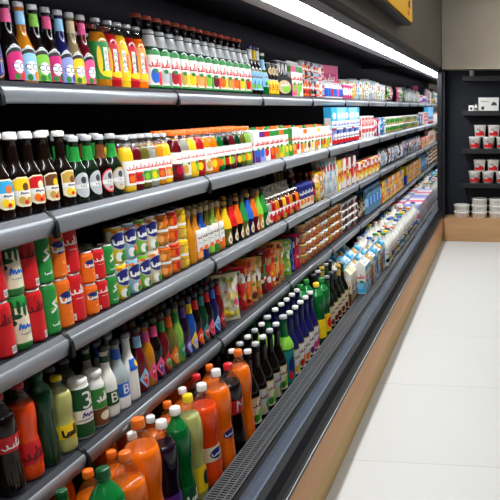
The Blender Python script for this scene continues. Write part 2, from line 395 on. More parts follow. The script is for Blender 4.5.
cpart('end_mirror',cs(MB().box((BACK,Y1-.012,.39),(-.832,Y1,2.22),mat('mirror',(.78,.8,.82),.02,1))),label='mirror lining the end wall')
for q in range(4):
    x,z=SX[q],SZ[q]
    for k in range(8):
        a,b=Y0+k*MOD,Y0+(k+1)*MOD
        s=cpart('shelf',cs(MB().box((BACK+.08,a+.002,z-.028),(x-.0245,b-.002,z),shelfm,.002)))
        h=.056 if q==0 else .064
        pt=[(x-.024,z-.03),(x-.024,z+.003),(x-.020,z+.004),(x-.007,z-.009),(x-.012,z-.03)]
        pr=[(x-.0235,z-.031),(x-.0125,z-.0302),(x-.0078,z-.0092),(x-.0035,z-.0125),(x-.0008,z-.019),(x,z-.026),(x-.001,z-.034),(x-.0045,z-.043),(x-.010,z-h+.005),(x-.017,z-h),(x-.021,z-h+.004),(x-.018,z-.036)]
        cpart('price_rail',cs(MB().prism(pt,a+.004,b-.004,shelfm).prism(pr,a+.004,b-.004,alu,True)),s,label='grey price rail')
        pj=[(x-.026,z-.03),(x-.026,z+.006),(x-.020,z+.007),(x-.011,z-.001),(x+.002,z-.021),(x+.005,z-.035),(x+.004,z-h-.004),(x-.008,z-h-.006),(x-.011,z-.03)]
        cpart('joint_strip',cs(MB().prism(pj,b-.0065,b+.0065,rubber)),s,label='black joint strip')
# ------------------------------------------------------------------ sign
sg=empty('light_box_sign','yellow menu light box sign fixed on the taupe fascia','sign',(-.78,4.0,2.34))
link('frame',MB().box((0,-.8,0),(.088,.83,.55),dk),sg)
yl=mat('sign_yellow',lin(246,190,20),.4,emit=lin(250,186,16),es=.3)
link('face',MB().box((.0885,-.8,.022),(.098,.815,.55),yl),sg)
a=MB(); X=.0985
bw=mat('sign_brown',lin(150,70,20),.5); ww=mat('sign_white',lin(250,240,215),.5); orr=mat('sign_orange',lin(232,120,20),.5)
front(X,[('ell',.66,.12,.05,.028,bw),('ell',.70,.2,.025,.07,bw),('ell',.60,.34,.07,.12,ww),('ell',.60,.33,.045,.09,orr),('ell',.62,.06,.04,.02,orr),('ell',.74,.13,.018,.03,ww),('ell',.69,.3,.02,.05,ww),('rect',-.6,.30,.4,.36,bw),('rect',-.6,.20,.2,.24,bw),('ell',.1,.45,.12,.05,orr)],a)
link('printed_picture',a,sg)

# ------------------------------------------------------------------ wall shelving at the far end
bk=mat('black_board',lin(30,32,40),.55,spec=.25)
un=empty('wall_shelving','black wall shelving on a wooden ledge at the end of aisle','shelving',(0,8.4,0))
L=lambda mb: setattr(mb,'v',[(x,y-8.4,z) for x,y,z in mb.v]) or mb
link('back_board',L(MB().box((-.772,8.385,.0),(2.4,8.415,2.21),bk)),un)
link('side_board',L(MB().box((-.772,8.07,.332),(-.74,8.384,2.21),bk)),un)
oak=noise_mat('oak_ledge',lin(176,136,94),lin(194,154,110),5,(.2,1,1.5),.45,.03)
link('ledge',L(MB().box((-.772,8.075,.002),(2.4,8.384,.31),oak)),un,label='pale oak ledge')
for z in (2.14,1.715,1.235,.79):
    link('shelf',L(MB().box((-.515,8.07,z-.07),(2.4,8.384,z-.012),mat('shelf_black',lin(20,21,25),.4),.003)),un)
sp=empty('spot_lamp','small grey cylinder spot lamp on the highest black wall shelf','lamp',(-.40,8.12,2.128))
link('barrel',MB().lathe([(0,.002),(.028,.0),(.03,.003),(.03,.07),(.026,.074),(0,.074)],PL('grey')),sp)
link('foot',MB().box((-.035,-.02,.0),(.035,.06,.004),PL('darkgrey')),sp)
def bucket_art(R,H):
    return [('rect',-.9*R,H*.1,.9*R,H*.36,P('red')),('ell',.25*R,H*.36,.4*R,H*.16,P('red')),('text','bb',-.2*R,H*.62,H*.24,P('darkgrey'))]
bucket=tub(.078,.150,PL('white'),PL('white'),bucket_art,'food_bucket','bucket',.82)
flat=tub(.105,.086,PL('white'),PL('white'),lambda R,H:[('text','I I I',0,H*.5,H*.36,P('black'))],'lidded_tub','tub',.92)
FD=-PI/2
for nm,z in (('middle wall shelf',1.223),('lower wall shelf',.778)):
    for k in range(6): put(bucket,-.355+.178*k,8.18,z,'white-red food bucket, bottom row',nm,rz=FD,group='food buckets on the wall shelves')
    for k in range(5): put(bucket,-.29+.178*k,8.19,z+.1505,'white-red food bucket, upper row',nm,rz=FD,group='food buckets on the wall shelves')
for c,(x,n) in enumerate([(-.52,2),(-.285,3),(-.055,3),(.175,3)]):
    for k in range(n): put(flat,x,8.20,.31+.0865*k,'white lidded round tub in '+['leftmost','second','third','fourth','fifth'][c]+' pile','wooden ledge',rz=FD,level=['bottom','middle','highest'][k] if n==3 else ['bottom','highest'][k],group='lidded tubs on the wooden ledge')
mx=carton(.07,.07,.075,PL('white'),lambda w,h:[('ell',0,h*.4,w*.3,h*.25,P('darkgrey'))],None,None,0,'gift_box','box')
put(mx,-.405,8.15,1.703,'small white box with grey spot','upper wall shelf',rz=FD,s=.9)
jr=glass(.085,.02,.012,.8,.6,PL('white'),PL('grey'),lambda R,H:[('rect',-R*.8,H*.15,R*.8,H*.4,P('darkgrey'))],name='small_jar',cat='jar')
put(jr,-.345,8.14,1.703,'small white jar with grey label','upper wall shelf',rz=FD)
bx=carton(.26,.08,.165,PL('white'),lambda w,h:[('text','MILK',-w*.22,h*.72,h*.13,P('grey')),('poly',[(w*.12,h*.4),(w*.42,h*.4),(w*.36,h*.62),(w*.2,h*.68)],P('darkgrey')),('ell',-w*.28,h*.2,w*.08,h*.14,P('darkgrey'))],None,None,0,'gift_box','box')
bx=carton(.26,.08,.165,PL('white'),lambda w,h:[script(SCRIPT3,-w*.18,h*.72,w*.4,h*.14,.006,P('grey')),('poly',[(w*.12,h*.4),(w*.42,h*.4),(w*.36,h*.62),(w*.2,h*.68)],P('darkgrey')),('ell',-w*.28,h*.2,w*.08,h*.14,P('darkgrey'))],None,None,0,'gift_box','box')
put(bx,-.185,8.2,1.703,'large white box with dark drawing','upper wall shelf',rz=FD)

LIMX.update({SN[k]:SX[k]-.0285 for k in range(4)})
# ------------------------------------------------------------------ goods: printed art
W=P('white')
def flav(c,c2='white'):
    def fn(R,H):
        h=H*.40; w=R*1.15
        return [('rect',-w,H*.04,w,h*.8,P(c)),('ell',0,h*.8,w,h*.32,P('silver')),('ell',0,h*.77,w*.97,h*.30,P('black')),('ell',0,h*.70,w*.97,h*.25,P(c)),('ell',0,h*.5,w*.48,h*.2,W),('text','CO',0,h*.51,h*.2,P('navy')),('ell',w*.4,h*.25,w*.3,h*.14,P(c2)),('ell',-w*.3,h*.2,w*.25,h*.1,P('leaf'))]
    return fn
def fruit(cols,top='green',bg='white',z0=.06,z1=.62,word=SCRIPT,wc='red'):
    def fn(R,H):
        w=R*1.35; a,b=z0*H,z1*H; h=b-a
        s=[('rect',-w,a,w,b,P(bg)),('rect',-w,b-h*.13,w,b,P(top)),script(word,.1*w,a+h*.66,w*1.1,h*.22,h*.035,P(wc))]
        for k,c in enumerate(cols): s.append(('ell',w*(.45-.5*k),a+h*(.24+.06*(k%2)),w*.34,h*.2,P(c)))
        s+=[('ell',w*.05,a+h*.44,w*.2,h*.06,P('leaf')),('rect',-w,a,w,a+h*.05,P(top))]
        return s
    return fn
def ovalbeer(bg,c2,txt=True,tops='gold'):
    def fn(R,H):
        w=R*.95; a=.12*H; h=.36*H
        return [('poly',[(-w,a+h*.1),(-w*.5,a),(w*.5,a),(w,a+h*.1),(w,a+h*.9),(w*.5,a+h),(-w*.5,a+h),(-w,a+h*.9)],P('cream')),('poly',[(-w*.9,a+h*.55),(w*.9,a+h*.55),(w*.9,a+h*.86),(w*.45,a+h*.95),(-w*.45,a+h*.95),(-w*.9,a+h*.86)],P(c2)),
            ('ell',w*.2,a+h*.66,w*.35,h*.14,P(tops)),('rect',-w,a+h*.38,w,a+h*.54,W),script(SCRIPT3,.1*w,a+h*.46,w*1.0,h*.1,h*.03,P('darkgrey')),('ell',-w*.3,a+h*.22,w*.35,h*.13,P(bg)),('ell',w*.4,a+h*.2,w*.33,h*.12,P(bg)),('ell',w*.05,a+h*.15,w*.2,h*.07,P('red'))]
    return fn
def roundbeer(ring,fill='silver'):
    def fn(R,H):
        w=R*1.0; c=.27*H; h=.19*H
        return [('ell',0,c,w,h,P(ring)),('ell',0,c,w*.88,h*.88,P(fill)),('ell',0,c+h*.4,w*.3,h*.28,P('darkgrey')),('rect',-w*.9,c-h*.25,w*.9,c+h*.08,W),('text','HEL',0,c-h*.09,h*.24,P('darkgrey')),('ell',0,c-h*.55,w*.3,h*.1,P(ring))]
    return fn
def bigcircle(c):
    def fn(R,H):
        w=R*1.25; z=.24*H; h=.2*H
        return [('ell',0,z,w,h,P('gold')),('ell',0,z,w*.93,h*.94,P(c))]+[('rect',w*(-.6+.3*k),z-h*.7,w*(-.52+.3*k),z+h*.7,P('lavender')) for k in range(5)]+[('rect',-w*.9,z-h*.12,w*.9,z+h*.12,P(c)),script(SCRIPT,0,z,w*1.5,h*.3,h*.06,P('gold'))]
    return fn
def band4(c1,c2):
    def fn(R,H):
        w=R*1.3; a,b=.12*H,.56*H; h=b-a
        return [('rect',-w,a,w,b,W),script(SCRIPT,0,a+h*.74,w*1.3,h*.24,h*.04,P('red')),('rect',-w*.55,a+h*.1,w*.55,a+h*.5,P(c1)),('ell',-w*.15,a+h*.27,w*.32,h*.15,P(c2)),('ell',w*.3,a+h*.36,w*.2,h*.1,P('leaf'))]
    return fn
def fanta(R,H):
    z=.62*H; w=R*.85
    return [('rect',-R*1.5,H*.06,R*1.5,H*.9,P('orange')),('ell',-.1*R,z,w,H*.13,P('navy')),('ell',w*.5,z+H*.12,w*.4,H*.045,P('leaf')),('ell',-w*.7,z-H*.05,w*.35,H*.07,P('orange')),script(SCRIPT2,0,z,w*1.9,H*.17,H*.035,W),('ell',w*.2,z-H*.3,w*.2,H*.03,P('peach')),('rect',-w*.3,H*.08,w*.3,H*.1,P('peach'))]
def coke(R,H):
    return [('rect',-R*1.5,H*.05,R*1.5,H*.9,P('red')),script(SCRIPT,0,H*.68,R*1.9,H*.17,H*.03,W),script(SCRIPT3,0,H*.5,R*1.0,H*.03,H*.008,W),('rect',-R*1.4,H*.06,-R*.7,H*.2,W),('text','330',-R*1.05,H*.12,H*.05,P('darkred'))]
def plainred(R,H):
    return [('rect',-R*1.5,H*.05,R*1.5,H*.9,P('red')),('rect',.1*R,H*.07,R*.75,H*.2,W)]+[('rect',.15*R+k*.09*R,H*.09,.19*R+k*.09*R,H*.18,P('black')) for k in range(6)]+[script(SCRIPT,-.3*R,H*.7,R*1.6,H*.2,H*.03,P('darkred'))]
def sprite(R,H):
    z=H*.55
    return [('rect',-R*1.5,H*.06,R*1.5,H*.9,P('green')),('stroke',[[(R*.35,z+H*.13),(-R*.1,z+H*.08),(R*.3,z-H*.01),(-R*.3,z-H*.09)]],H*.045,W),('poly',[(R*.1,z+H*.12),(R*.55,z+H*.2),(R*.5,z+H*.05)],P('yellow')),('poly',[(-R*.5,z-H*.03),(-R*.05,z+H*.02),(-R*.1,z-H*.05)],P('lime')),script(SCRIPT2,0,H*.22,R*.8,H*.06,H*.014,W)]
def palm(R,H):
    s=[('rect',-R*1.6,H*.12,R*1.6,H*.80,P('cream'))]
    for k in range(6):
        u=R*(-1.35+.52*k); s.append(('ell',u,H*(.80-.05*(k%2)),R*.17,H*(.13+.05*(k%3==1)),P('darkgreen')))
    s+=[('ell',-R*.6,H*.64,R*.5,H*.045,P('darkgreen')),('ell',-R*.9,H*.53,R*.3,H*.05,P('darkgreen')),script(SCRIPT3,R*.15,H*.46,R*1.3,H*.15,H*.025,P('blue')),script(SCRIPT2,R*.1,H*.33,R*1.0,H*.05,H*.012,P('grey')),('rect',-R*1.6,H*.12,R*1.6,H*.15,P('green'))]
    return s
def sun(fr,bg):
    def fn(R,H):
        z=H*.62
        return [('rect',-R*1.5,H*.5,R*1.5,H*.88,P('cream')),('ell',0,z,R*1.15,H*.25,P('silver')),('ell',0,z,R*1.05,H*.22,P('navy')),script(SCRIPT2,0,z,R*1.6,H*.2,H*.05,W),('ell',R*.35,H*.22,R*.45,H*.15,P(fr)),('ell',-R*.3,H*.2,R*.4,H*.13,W),('ell',R*.1,H*.16,R*.3,H*.1,P('leaf')),('ell',-R*.6,H*.86,R*.3,H*.04,P('orange')),('ell',R*.4,H*.9,R*.3,H*.035,P('red'))]
    return fn
def nectar(a,b):
    def fn(R,H):
        s=[('rect',-R*1.5,H*.44,R*1.5,H*.52,W),('rect',-R*1.5,H*.86,R*1.5,H*.93,P(b))]
        for z in (.25,.69):
            for u,c in ((-.75,a),(0,b),(.7,a)): s.append(('ell',u*R,z*H,R*.38,H*.13,P(c)))
            s.append(script(SCRIPT3,0,(z+.1)*H,R*1.8,H*.06,H*.016,P('darkred')))
            s.append(('ell',R*.35,(z-.08)*H,R*.2,H*.06,P('leaf')))
        return s
    return fn
def tall(c,c2='orange'):
    def fn(R,H):
        w=R*.8; a,b=.06*H,.60*H; h=b-a
        return [('rect',-w,a,w,b,W),('rect',-w,a,w,a+h*.24,P(c)),('ell',0,a+h*.3,w*.6,h*.09,P(c2)),script(SCRIPT,0,a+h*.75,w*1.4,h*.12,h*.025,P('darkred')),script(SCRIPT3,0,a+h*.55,w*1.3,h*.06,h*.012,P('grey'))]
    return fn
def drop(R,H):
    return [('ell',0,H*.16,R*.45,H*.1,P('cream')),('poly',[(-R*.36,H*.2),(R*.36,H*.2),(0,H*.34)],P('cream')),('ell',0,H*.15,R*.2,H*.05,P('amber'))]
def diamond(c,c2):
    def fn(R,H):
        z=.22*H
        return [('poly',[(-R*.9,z),(0,z-H*.16),(R*.9,z),(0,z+H*.16)],P(c)),('poly',[(-R*.5,z-.01*H),(0,z-H*.12),(R*.5,z-.01*H),(0,z+H*.07)],P(c2)),('text','M',0,z,H*.06,W),('ell',R*.5,H*.1,R*.3,H*.05,P(c2))]
    return fn
def paperlabel(bg,c,c2='leaf',z0=.10,z1=.46):
    def fn(R,H):
        w=R*1.3; a,b=z0*H,z1*H; h=b-a
        return [('rect',-w,a,w,b,P(bg)),('ell',w*.25,a+h*.3,w*.42,h*.22,P(c)),('ell',-w*.3,a+h*.2,w*.28,h*.15,P(c2)),script(SCRIPT,.05*w,a+h*.74,w*1.2,h*.22,h*.04,P('darkred')),('rect',-w,b-h*.04,w,b,P('gold'))]
    return fn
def cartonfront(c,top,fr='orange'):
    def fn(w,h):
        return [('rect',-w*.49,h*.80,w*.49,h*.98,P(top)),('rect',-w*.49,h*.03,w*.49,h*.42,P(c)),('ell',0,h*.3,w*.32,h*.14,P(fr)),('ell',w*.15,h*.43,w*.2,h*.05,P('leaf')),script(SCRIPT,0,h*.62,w*.75,h*.14,h*.03,P('red'))]
    return fn
def blockfront(*cols):
    def fn(w,h):
        r=random.Random(str(cols)); s=[]
        n=len(cols)
        for k,c in enumerate(cols): s.append(('rect',-w*.46,h*(.05+.9*k/n),w*.46,h*(.05+.9*(k+.8)/n),P(c)))
        s+=[('ell',w*r.uniform(-.2,.2),h*.35,w*.28,h*.14,P(r.choice(['white','yellow','red']))),script(SCRIPT2,0,h*.72,w*.7,h*.14,h*.03,W)]
        return s
    return fn
def painter(base,blots,seed):
    r=random.Random(seed); sp=[(r.random(),r.random(),r.uniform(.025,.105),r.choice(blots)) for _ in range(44)]
    def fn(u,v):
        if v<.06 or v>.94: return SH(base)
        m=base
        for a,b,q,c in sp:
            if ((u-a)**2+((v-b)*1.1)**2)**.5<q: m=c
        if .66<v<.82 and .15<u<.85 and (int(u*18)%3): m='white' if base!='white' else 'red'
        return SH(m)
    return fn
ch=lambda l: l[0]
# ------------------------------------------------------------------ top shelf
z=SZ[0]+.001; X=-1.385; n=SN[0]
def flavb(liq,sl,c,c2='yellow'): return glass(.228,.0255,.0115,.66,.38,D(liq),PL('silver'),flav(c,c2),P(sl),(.72,.88),'flavoured_beer_bottle')
t=glass(.262,.033,.0135,.66,.42,D('black'),PL('silver'),bigcircle('navy'),P('lavender'),(.70,.86),'beer_bottle')
put(t,X-.01,1.632,z,'large dark beer bottle with blue circle label',n)
t=glass(.262,.030,.0135,.66,.42,D('black'),PL('silver'),fruit(['yellow','orange'],'gold','yellow'),P('blue'),(.70,.86),'beer_bottle')
put(t,X-.01,1.555,z,'dark beer bottle with yellow label',n)
put(t,X-.01,1.485,z,'dark beer bottle with yellow label',n)
put(t,X-.01,1.415,z,'dark beer bottle with yellow label',n)
FB=[('black','pink','magenta','red','magenta label, pink neck'),('amber','lightblue','lightblue','orange','light blue label, amber beer'),('black','lime','lime','green','lime green label, green neck'),('black','pink','magenta','darkgreen','magenta label, mauve neck'),('navybottle','lightblue','lavender','navy','lavender label, blue neck'),('greyamber','beige','yellow','lime','yellow label, beige neck'),('darkred','pink','pink','leaf','pink label, dark red drink')]
for k,(l,s_,c,c2,d) in enumerate(FB):
    t=flavb(l,s_,c,c2)
    put(t,X,1.707+.0535*k,z,'small beer bottle, '+d,n,group='small flavoured beer bottles')
    if k<6: put(t,X-.056,1.735+.0535*k,z,'small beer bottle, '+d,n,1,group='small flavoured beer bottles')
JB=[('amber','green','red','white',2.104,'green apple label'),('redjuice','red','cherry','white',2.166,'red label'),('yellow','yellow','orange','white',2.222,'yellow label'),('redjuice','red','darkred','white',2.278,'crimson label'),('orange','peach','red','white',2.338,'peach label')]
for k,(l,c,c2,cap,yy,d) in enumerate(JB):
    def lab(R,H,c=c,c2=c2):
        return [('ell',R*.5,H*.4,R*.5,H*.14,P(c2)),('stroke',[[(-R*.2,H*.24),(-R*.2,H*.56)]],R*.5,W),('text','0',-R*.2,H*.5,H*.07,P('leaf')),('text','A',-R*.2,H*.4,H*.07,P('leaf')),('text','C',-R*.2,H*.3,H*.07,P('leaf')),('ell',0,H*.2,R*.9,H*.05,P('yellow')),('ell',-R*.9,H*.4,R*.25,H*.2,P('yellow'))]
    t=pet(.228,.0258 if k else .031,D(l),PL('silver'),P(c),(.12,.66),.80,PETS,lambda R,z_,h_,lab=lab:lab(R,.228),'juice_bottle')
    put(t,X+.004,yy,z,'plastic juice bottle with '+d,n,group='white capped juice bottles')
    put(t,X-.06,yy-.02,z,'plastic juice bottle with '+d,n,1,s=.8,group='white capped juice bottles')
FR=[('red','blue'),('grey','silver'),('red','cherry'),('yellow','gold'),('orange','yellow'),('orange','peach'),('green','lime'),('red','darkred'),('yellow','orange'),('orange','gold'),('red','orange'),('lime','yellow'),('orange','red')]
for k,fr in enumerate(FR):
    t=glass(.228,.035,.020,.93,.60,D('greendark'),PL('silver'),fruit(fr,'green',z0=.05,z1=.66),PL('silver'),(.72,.92),'juice_bottle',capr=1.0)
    put(t,X,2.432+.0758*k,z,'silver topped bottle, %s and %s fruit label'%fr,n,rz=-.62,group='silver topped juice bottles')
rb=glass(.302,.034,.0165,.80,.62,D('cola'),PL('brick'),fruit(('red','orange'),'green'),None,None,'syrup_bottle',capr=1.25)
for k in range(14): put(rb,-1.475,2.52+.0758*k,z,'taller red capped bottle',n,1,group='red capped bottles behind silver topped ones')
rb2=glass(.235,.028,.0145,.80,.6,D('cola'),PL('brick'),fruit(('red','orange'),'green'),None,None,'syrup_bottle',capr=1.25)
for k in range(3): put(rb2,-1.535,2.24+.075*k,z,'taller red capped bottle',n,1,group='red capped bottles behind silver topped ones')
for k,c in enumerate(('navy','yellow','navy')):
    t=glass(.262,.0245,.0115,.72,.45,D('black'),PL('navy'),paperlabel('lightblue','blue','lime',.1,.5),P(['white','yellow','white'][k]),(.72,.92),'soda_bottle')
    put(t,X,3.425+.052*k,z,['white neck','yellow neck','second white neck'][k]+' dark bottle, blue cap',n,group='dark bottles with blue caps')
t=glass(.235,.031,.0135,.72,.4,D('green'),PL('white'),paperlabel('lightblue','lime','leaf',.2,.55),P('lightblue'),(.6,.84),'soda_bottle')
put(t,X+.01,3.592,z,'green glass bottle with white cap',n); put(t,X-.06,3.60,z,'green glass bottle with white cap',n,1)
c1=can(.093,.026,P('yellow'),lambda R,H:[('text','38',0,H*.5,H*.4,P('red')),('rect',-R*1.4,H*.06,R*1.4,H*.12,P('black'))],'energy_can'); c2=can(.093,.026,P('black'),lambda R,H:[('ell',0,H*.5,R*.8,H*.25,P('beige')),('text','B',0,H*.5,H*.24,P('black'))],'energy_can')
for k in range(3):
    put(c1,X,3.665+.058*k,z,'small yellow can',n,level='bottom',group='yellow cans'); put(c2,X,3.665+.058*k,z+.0932,'small black can',n,level='upper',group='black cans on yellow ones')
bx=carton(.18,.10,.115,P('black'),lambda w,h:[('ell',0,h*.5,w*.42,h*.36,P('beige')),('ell',w*.1,h*.4,w*.25,h*.2,P('lime')),script(SCRIPT,0,h*.65,w*.5,h*.2,.006,W)],lambda w,h:[('rect',-w*.4,h*.2,w*.4,h*.8,P('lime'))],None,0,'multipack_box','box')
put(bx,X-.02,3.93,z,'dark box with pale green label',n)
c3=can(.098,.029,P('darkgrey'),lambda R,H:[('stroke',[[(-R*.6,H*.2),(-R*.3,H*.8),(0,H*.3),(R*.3,H*.8),(R*.6,H*.2)]],R*.2,W)],'energy_can')
for k in range(3): put(c3,X-.02,3.87+.062*k,z+.1155,'dark can with white zigzag',n,level='upper',group='dark zigzag cans')
for k,c in enumerate(('pink','lime','white')):
    t=carton(.062,.062,.225,W,cartonfront(c,'green' if k else 'pink','lime'),cartonfront(c,'lime'),None,.03)
    put(t,X,4.07+.068*k,z,'tall carton with %s print'%c,n,group='tall cartons')
cc=[('darkred','orange'),('red','amber'),('brown','red'),('darkgrey','silver'),('black','red'),('silver','orange'),('orange','white'),('lightblue','red')]
for k,(a_,b_) in enumerate(cc):
    for lv in (0,1):
        col=P(a_ if lv==0 else ['silver','darkred','silver','darkgrey','silver','lightblue','pink','silver'][k])
        t=can(.122,.029,col,lambda R,H,b_=b_:[('ell',0,H*.6,R*.8,H*.2,P(b_)),script(SCRIPT2,0,H*.6,R*1.3,H*.2,H*.04,W),('rect',-R*1.4,H*.1,R*1.4,H*.2,P(b_))],'energy_can')
        put(t,X,4.295+.066*k,z+.1222*lv,'tall can with %s print'%b_,n,level=['bottom','upper'][lv],group='stacked tall cans')
        if lv==0: put(t,X-.07,4.295+.066*k,z,'tall can with %s print'%b_,n,1,group='stacked tall cans')
for k in range(8):
    t=pet(.125,.026,D('milk'),PL('white'),P(['blue','blue','red','blue','blue','pink','blue','blue'][k]),(.12,.62),.8,PETS,None,'yogurt_drink_bottle',PL('white'))
    put(t,X+.03,4.865+.062*k,z,'small white yogurt drink, blue label',n) if k not in (2,5) else put(t,X+.03,4.865+.062*k,z,'small white yogurt drink, %s label'%('red' if k==2 else 'pink'),n)
pb=carton(.32,.09,.275,P('pink'),lambda w,h:[('rect',-w*.4,h*.55,w*.4,h*.75,P('magenta')),('ell',0,h*.3,w*.3,h*.14,W),script(SCRIPT,0,h*.63,w*.6,h*.2,.012,W)],lambda w,h:[('rect',-w*.4,h*.4,w*.4,h*.85,P('magenta'))],None,0,'display_box','box')
put(pb,-1.50,5.3,z,'large pink box behind yogurt drinks',n,1)
for k in range(4):
    t=tub(.038,.13,P('pink'),PL('white'),lambda R,H:[('ell',0,H*.5,R*.8,H*.25,W),('text','Y',0,H*.5,H*.2,P('magenta'))],'yogurt_tub')
    put(t,X,5.40+.085*k,z,'pink yogurt tub',n,group='pink yogurt tubs')
rr=random.Random(3)
for k in range(17):
    yy=5.75+.094*k; c=['white','white','lightblue','white','silver','cream'][k%6]
    H=rr.uniform(.15,.2)
    t=bag(.088,H,.05,painter(c if c!='white' else 'white',[['yellow','gold'],['grey','silver'],['lightblue','white'],['silver','lime']][k%4] if k else ['yellow'],k),'cheese_pouch','pouch')
    put(t,X,yy,z,'%s foil pouch'%c if k else 'white foil pouch with yellow blots',n,rz=-PI/2+.7,group='pale pouches')
    if k%2==0: put(t,X-.08,yy+.03,z,'%s foil pouch'%c,n,1,rz=-PI/2+.7,s=1.12,group='pale pouches')
for k in range(3):
    t=bag(.1,.19,.05,painter(['lime','silver','pink'][k],['darkgreen','white'],k+40),'cheese_pouch','pouch'); put(t,X,7.52+.13*k,z,['pale green','silver','pink'][k]+' pouch at end mirror',n,rz=.2)
# ------------------------------------------------------------------ second shelf
z=SZ[1]+.001; X=-1.282; n=SN[1]
def beer(bg,c2,tp): return glass(.218,.0262,.0125,.68,.47,D('beer'),PL('white'),ovalbeer(bg,c2,True,tp),None,None,'beer_bottle',capname='crown_cap',capr=1.3)
BB=[('yellow','gold','cream','gold label'),('yellow','cyan','orange','sky blue label'),('gold','yellow','brown','yellow label'),('orange','red','cream','red label'),('gold','brown','yellow','brown label'),('yellow','gold','brown','amber label')]
for k,(bg,c2,tp,d) in enumerate(BB):
    t=beer(bg,c2,tp); yy=[1.42,1.475,1.532,1.586,1.642,1.712][k]
    put(t,X,yy,z,'brown beer bottle, white cap, '+d,n,group='brown beer bottles')
    put(t,X-.06,yy+.028,z,'brown beer bottle, white cap, '+d,n,1,group='brown beer bottles')
    if k<4: put(t,X-.118,yy+.04,z,'brown beer bottle, white cap, '+d,n,2,group='brown beer bottles')
GB=[('winegreen','green','silver','green neck'),('winegreen','green','silver','second green neck'),('beer','brown','red','red rim'),('winegreen','green','gold','gold rim')]
for k,(l,s_,ring,d) in enumerate(GB):
    t=glass(.20,.0272,.0125,.70,.46,D(l),PL('silver'),roundbeer(ring),mat('glass_'+s_,lin(*PAL[s_]),.1,coat=.5),(.62,.84),'beer_bottle',capname='crown_cap',capr=1.2)
    put(t,X,1.772+.0605*k,z,'dark beer bottle, round silver label, '+d,n,group='round label beer bottles')
    put(t,X-.062,1.795+.0605*k,z,'dark beer bottle, round silver label, '+d,n,1,group='round label beer bottles')
J6=[('yellow','red','orange','tomato'),('darkred','red','cherry','cherry'),('olive','leaf','lime','green leaf'),('clear','lime','yellow','lime'),('honey','red','orange','red berry'),('yellow','orange','peach','orange')]
for k,(l,a_,b_,d) in enumerate(J6):
    t=pet(.188,.0238,D(l),PL('silver'),None,fill=.8,prof=PETS,name='juice_bottle'); t.part('label',wrap([(r*.0238,zz*.188) for r,zz in PETS if r>0],band4(a_,b_)(.0238,.188),.06))
    put(t,X+.01,2.015+.0488*k,z,'juice bottle, white label with %s picture'%d,n,group='white labelled juice bottles')
    put(t,X-.048,2.03+.0488*k,z,'juice bottle, white label with %s picture'%d,n,1,group='white labelled juice bottles')
O12=[('darkred','magenta','cherry'),('clear','cream','gold'),('yellow','lime','yellow'),('redjuice','red','yellow'),('honey','peach','gold'),('orange','orange','yellow'),('green','lime','orange'),('black','yellow','red'),('darkred','magenta','lime'),('darkgreen','orange','yellow'),('olive','orange','lime'),('limejuice','gold','yellow')]
for k,(l,a_,b_) in enumerate(O12):
    def lab(R,z_,h_,a_=a_,b_=b_): return [('rect',-R*1.5,z_+h_*.02,R*1.5,z_+h_*.46,W),script(SCRIPT,0,z_+h_*.26,R*1.4,h_*.16,h_*.028,P('red')),('ell',R*.35,z_-h_*.18,R*.55,h_*.22,P(a_)),('ell',-R*.45,z_-h_*.24,R*.4,h_*.17,P(b_)),('ell',R*.1,z_-.02*h_,R*.25,h_*.06,P('leaf'))]
    t=pet(.192,.0288,D(l),PL('orange'),P('cream') if k in(1,4) else mat('sleeve_'+l,lin(*DRINK[l]),.3),(.08,.6),.82,PETS,lab,'juice_bottle',None,.0165)
    put(t,X,2.345+.0632*k,z,'orange capped juice bottle, %s-%s fruit'%(a_,b_),n,group='orange capped juice bottles')
    put(t,X-.064,2.36+.0632*k,z,'orange capped juice bottle, %s-%s fruit'%(a_,b_),n,1,group='orange capped juice bottles')
CT=[('purple','white','blue'),('lavender','purple','blue'),('white','red','red'),('red','green','orange'),('gold','leaf','orange'),('yellow','orange','lime'),('lime','green','yellow'),('green','leaf','yellow'),('orange','white','peach'),('white','white','red'),('peach','white','orange'),('white','orange','gold'),('cream','white','darkred'),('white','white','yellow'),('gold','white','orange'),('white','yellow','orange'),('lime','white','red'),('yellow','white','red'),('gold','white','lime'),('white','lightblue','orange')]
for k,(c,tp,fr) in enumerate(CT):
    t=carton(.062,.062,.162 if k<10 else .15,W if c!='green' else P('green'),cartonfront(c,tp,fr),cartonfront(c,tp,fr),PL('orange' if k%3 else 'green') if k not in (0,1) else None)
    put(t,X,3.118+.0735*k,z,'juice carton, %s base, %s top, %s fruit'%(c,tp,fr),n,group='small juice cartons')
    put(t,X-.07,3.118+.0735*k,z,'juice carton, %s base, %s top, %s fruit'%(c,tp,fr),n,1,group='small juice cartons')
for k in range(9):
    t=tub(.043,.125,P('blue' if k%2 else 'lavender'),PL('red' if k%3==0 else 'white'),lambda R,H:[('rect',-R*1.4,H*.08,R*1.4,H*.3,P('red')),('ell',0,H*.5,R*.8,H*.2,W),script(SCRIPT2,0,H*.5,R*1.2,H*.16,H*.04,P('navy'))],'yogurt_tub',taper=.95)
    put(t,X,4.68+.094*k,z,'%s yogurt tub under milk cartons'%('blue' if k%2 else 'lavender'),n,group='blue yogurt tubs')
    t=carton(.078,.07,.155,P('lightblue' if k%4 else 'cyan'),lambda w,h:[('rect',-w*.48,h*.05,w*.48,h*.35,W),('ell',0,h*.6,w*.3,h*.16,W),script(SCRIPT,0,h*.2,w*.7,h*.14,.006,P('blue'))],lambda w,h:[('rect',-w*.4,h*.1,w*.4,h*.5,W)],None,0,'milk_carton')
    put(t,X-.005,4.68+.094*k,z+.1255,('light blue' if k%4 else 'bright blue')+' milk carton on tubs',n,group='blue milk cartons on tubs')
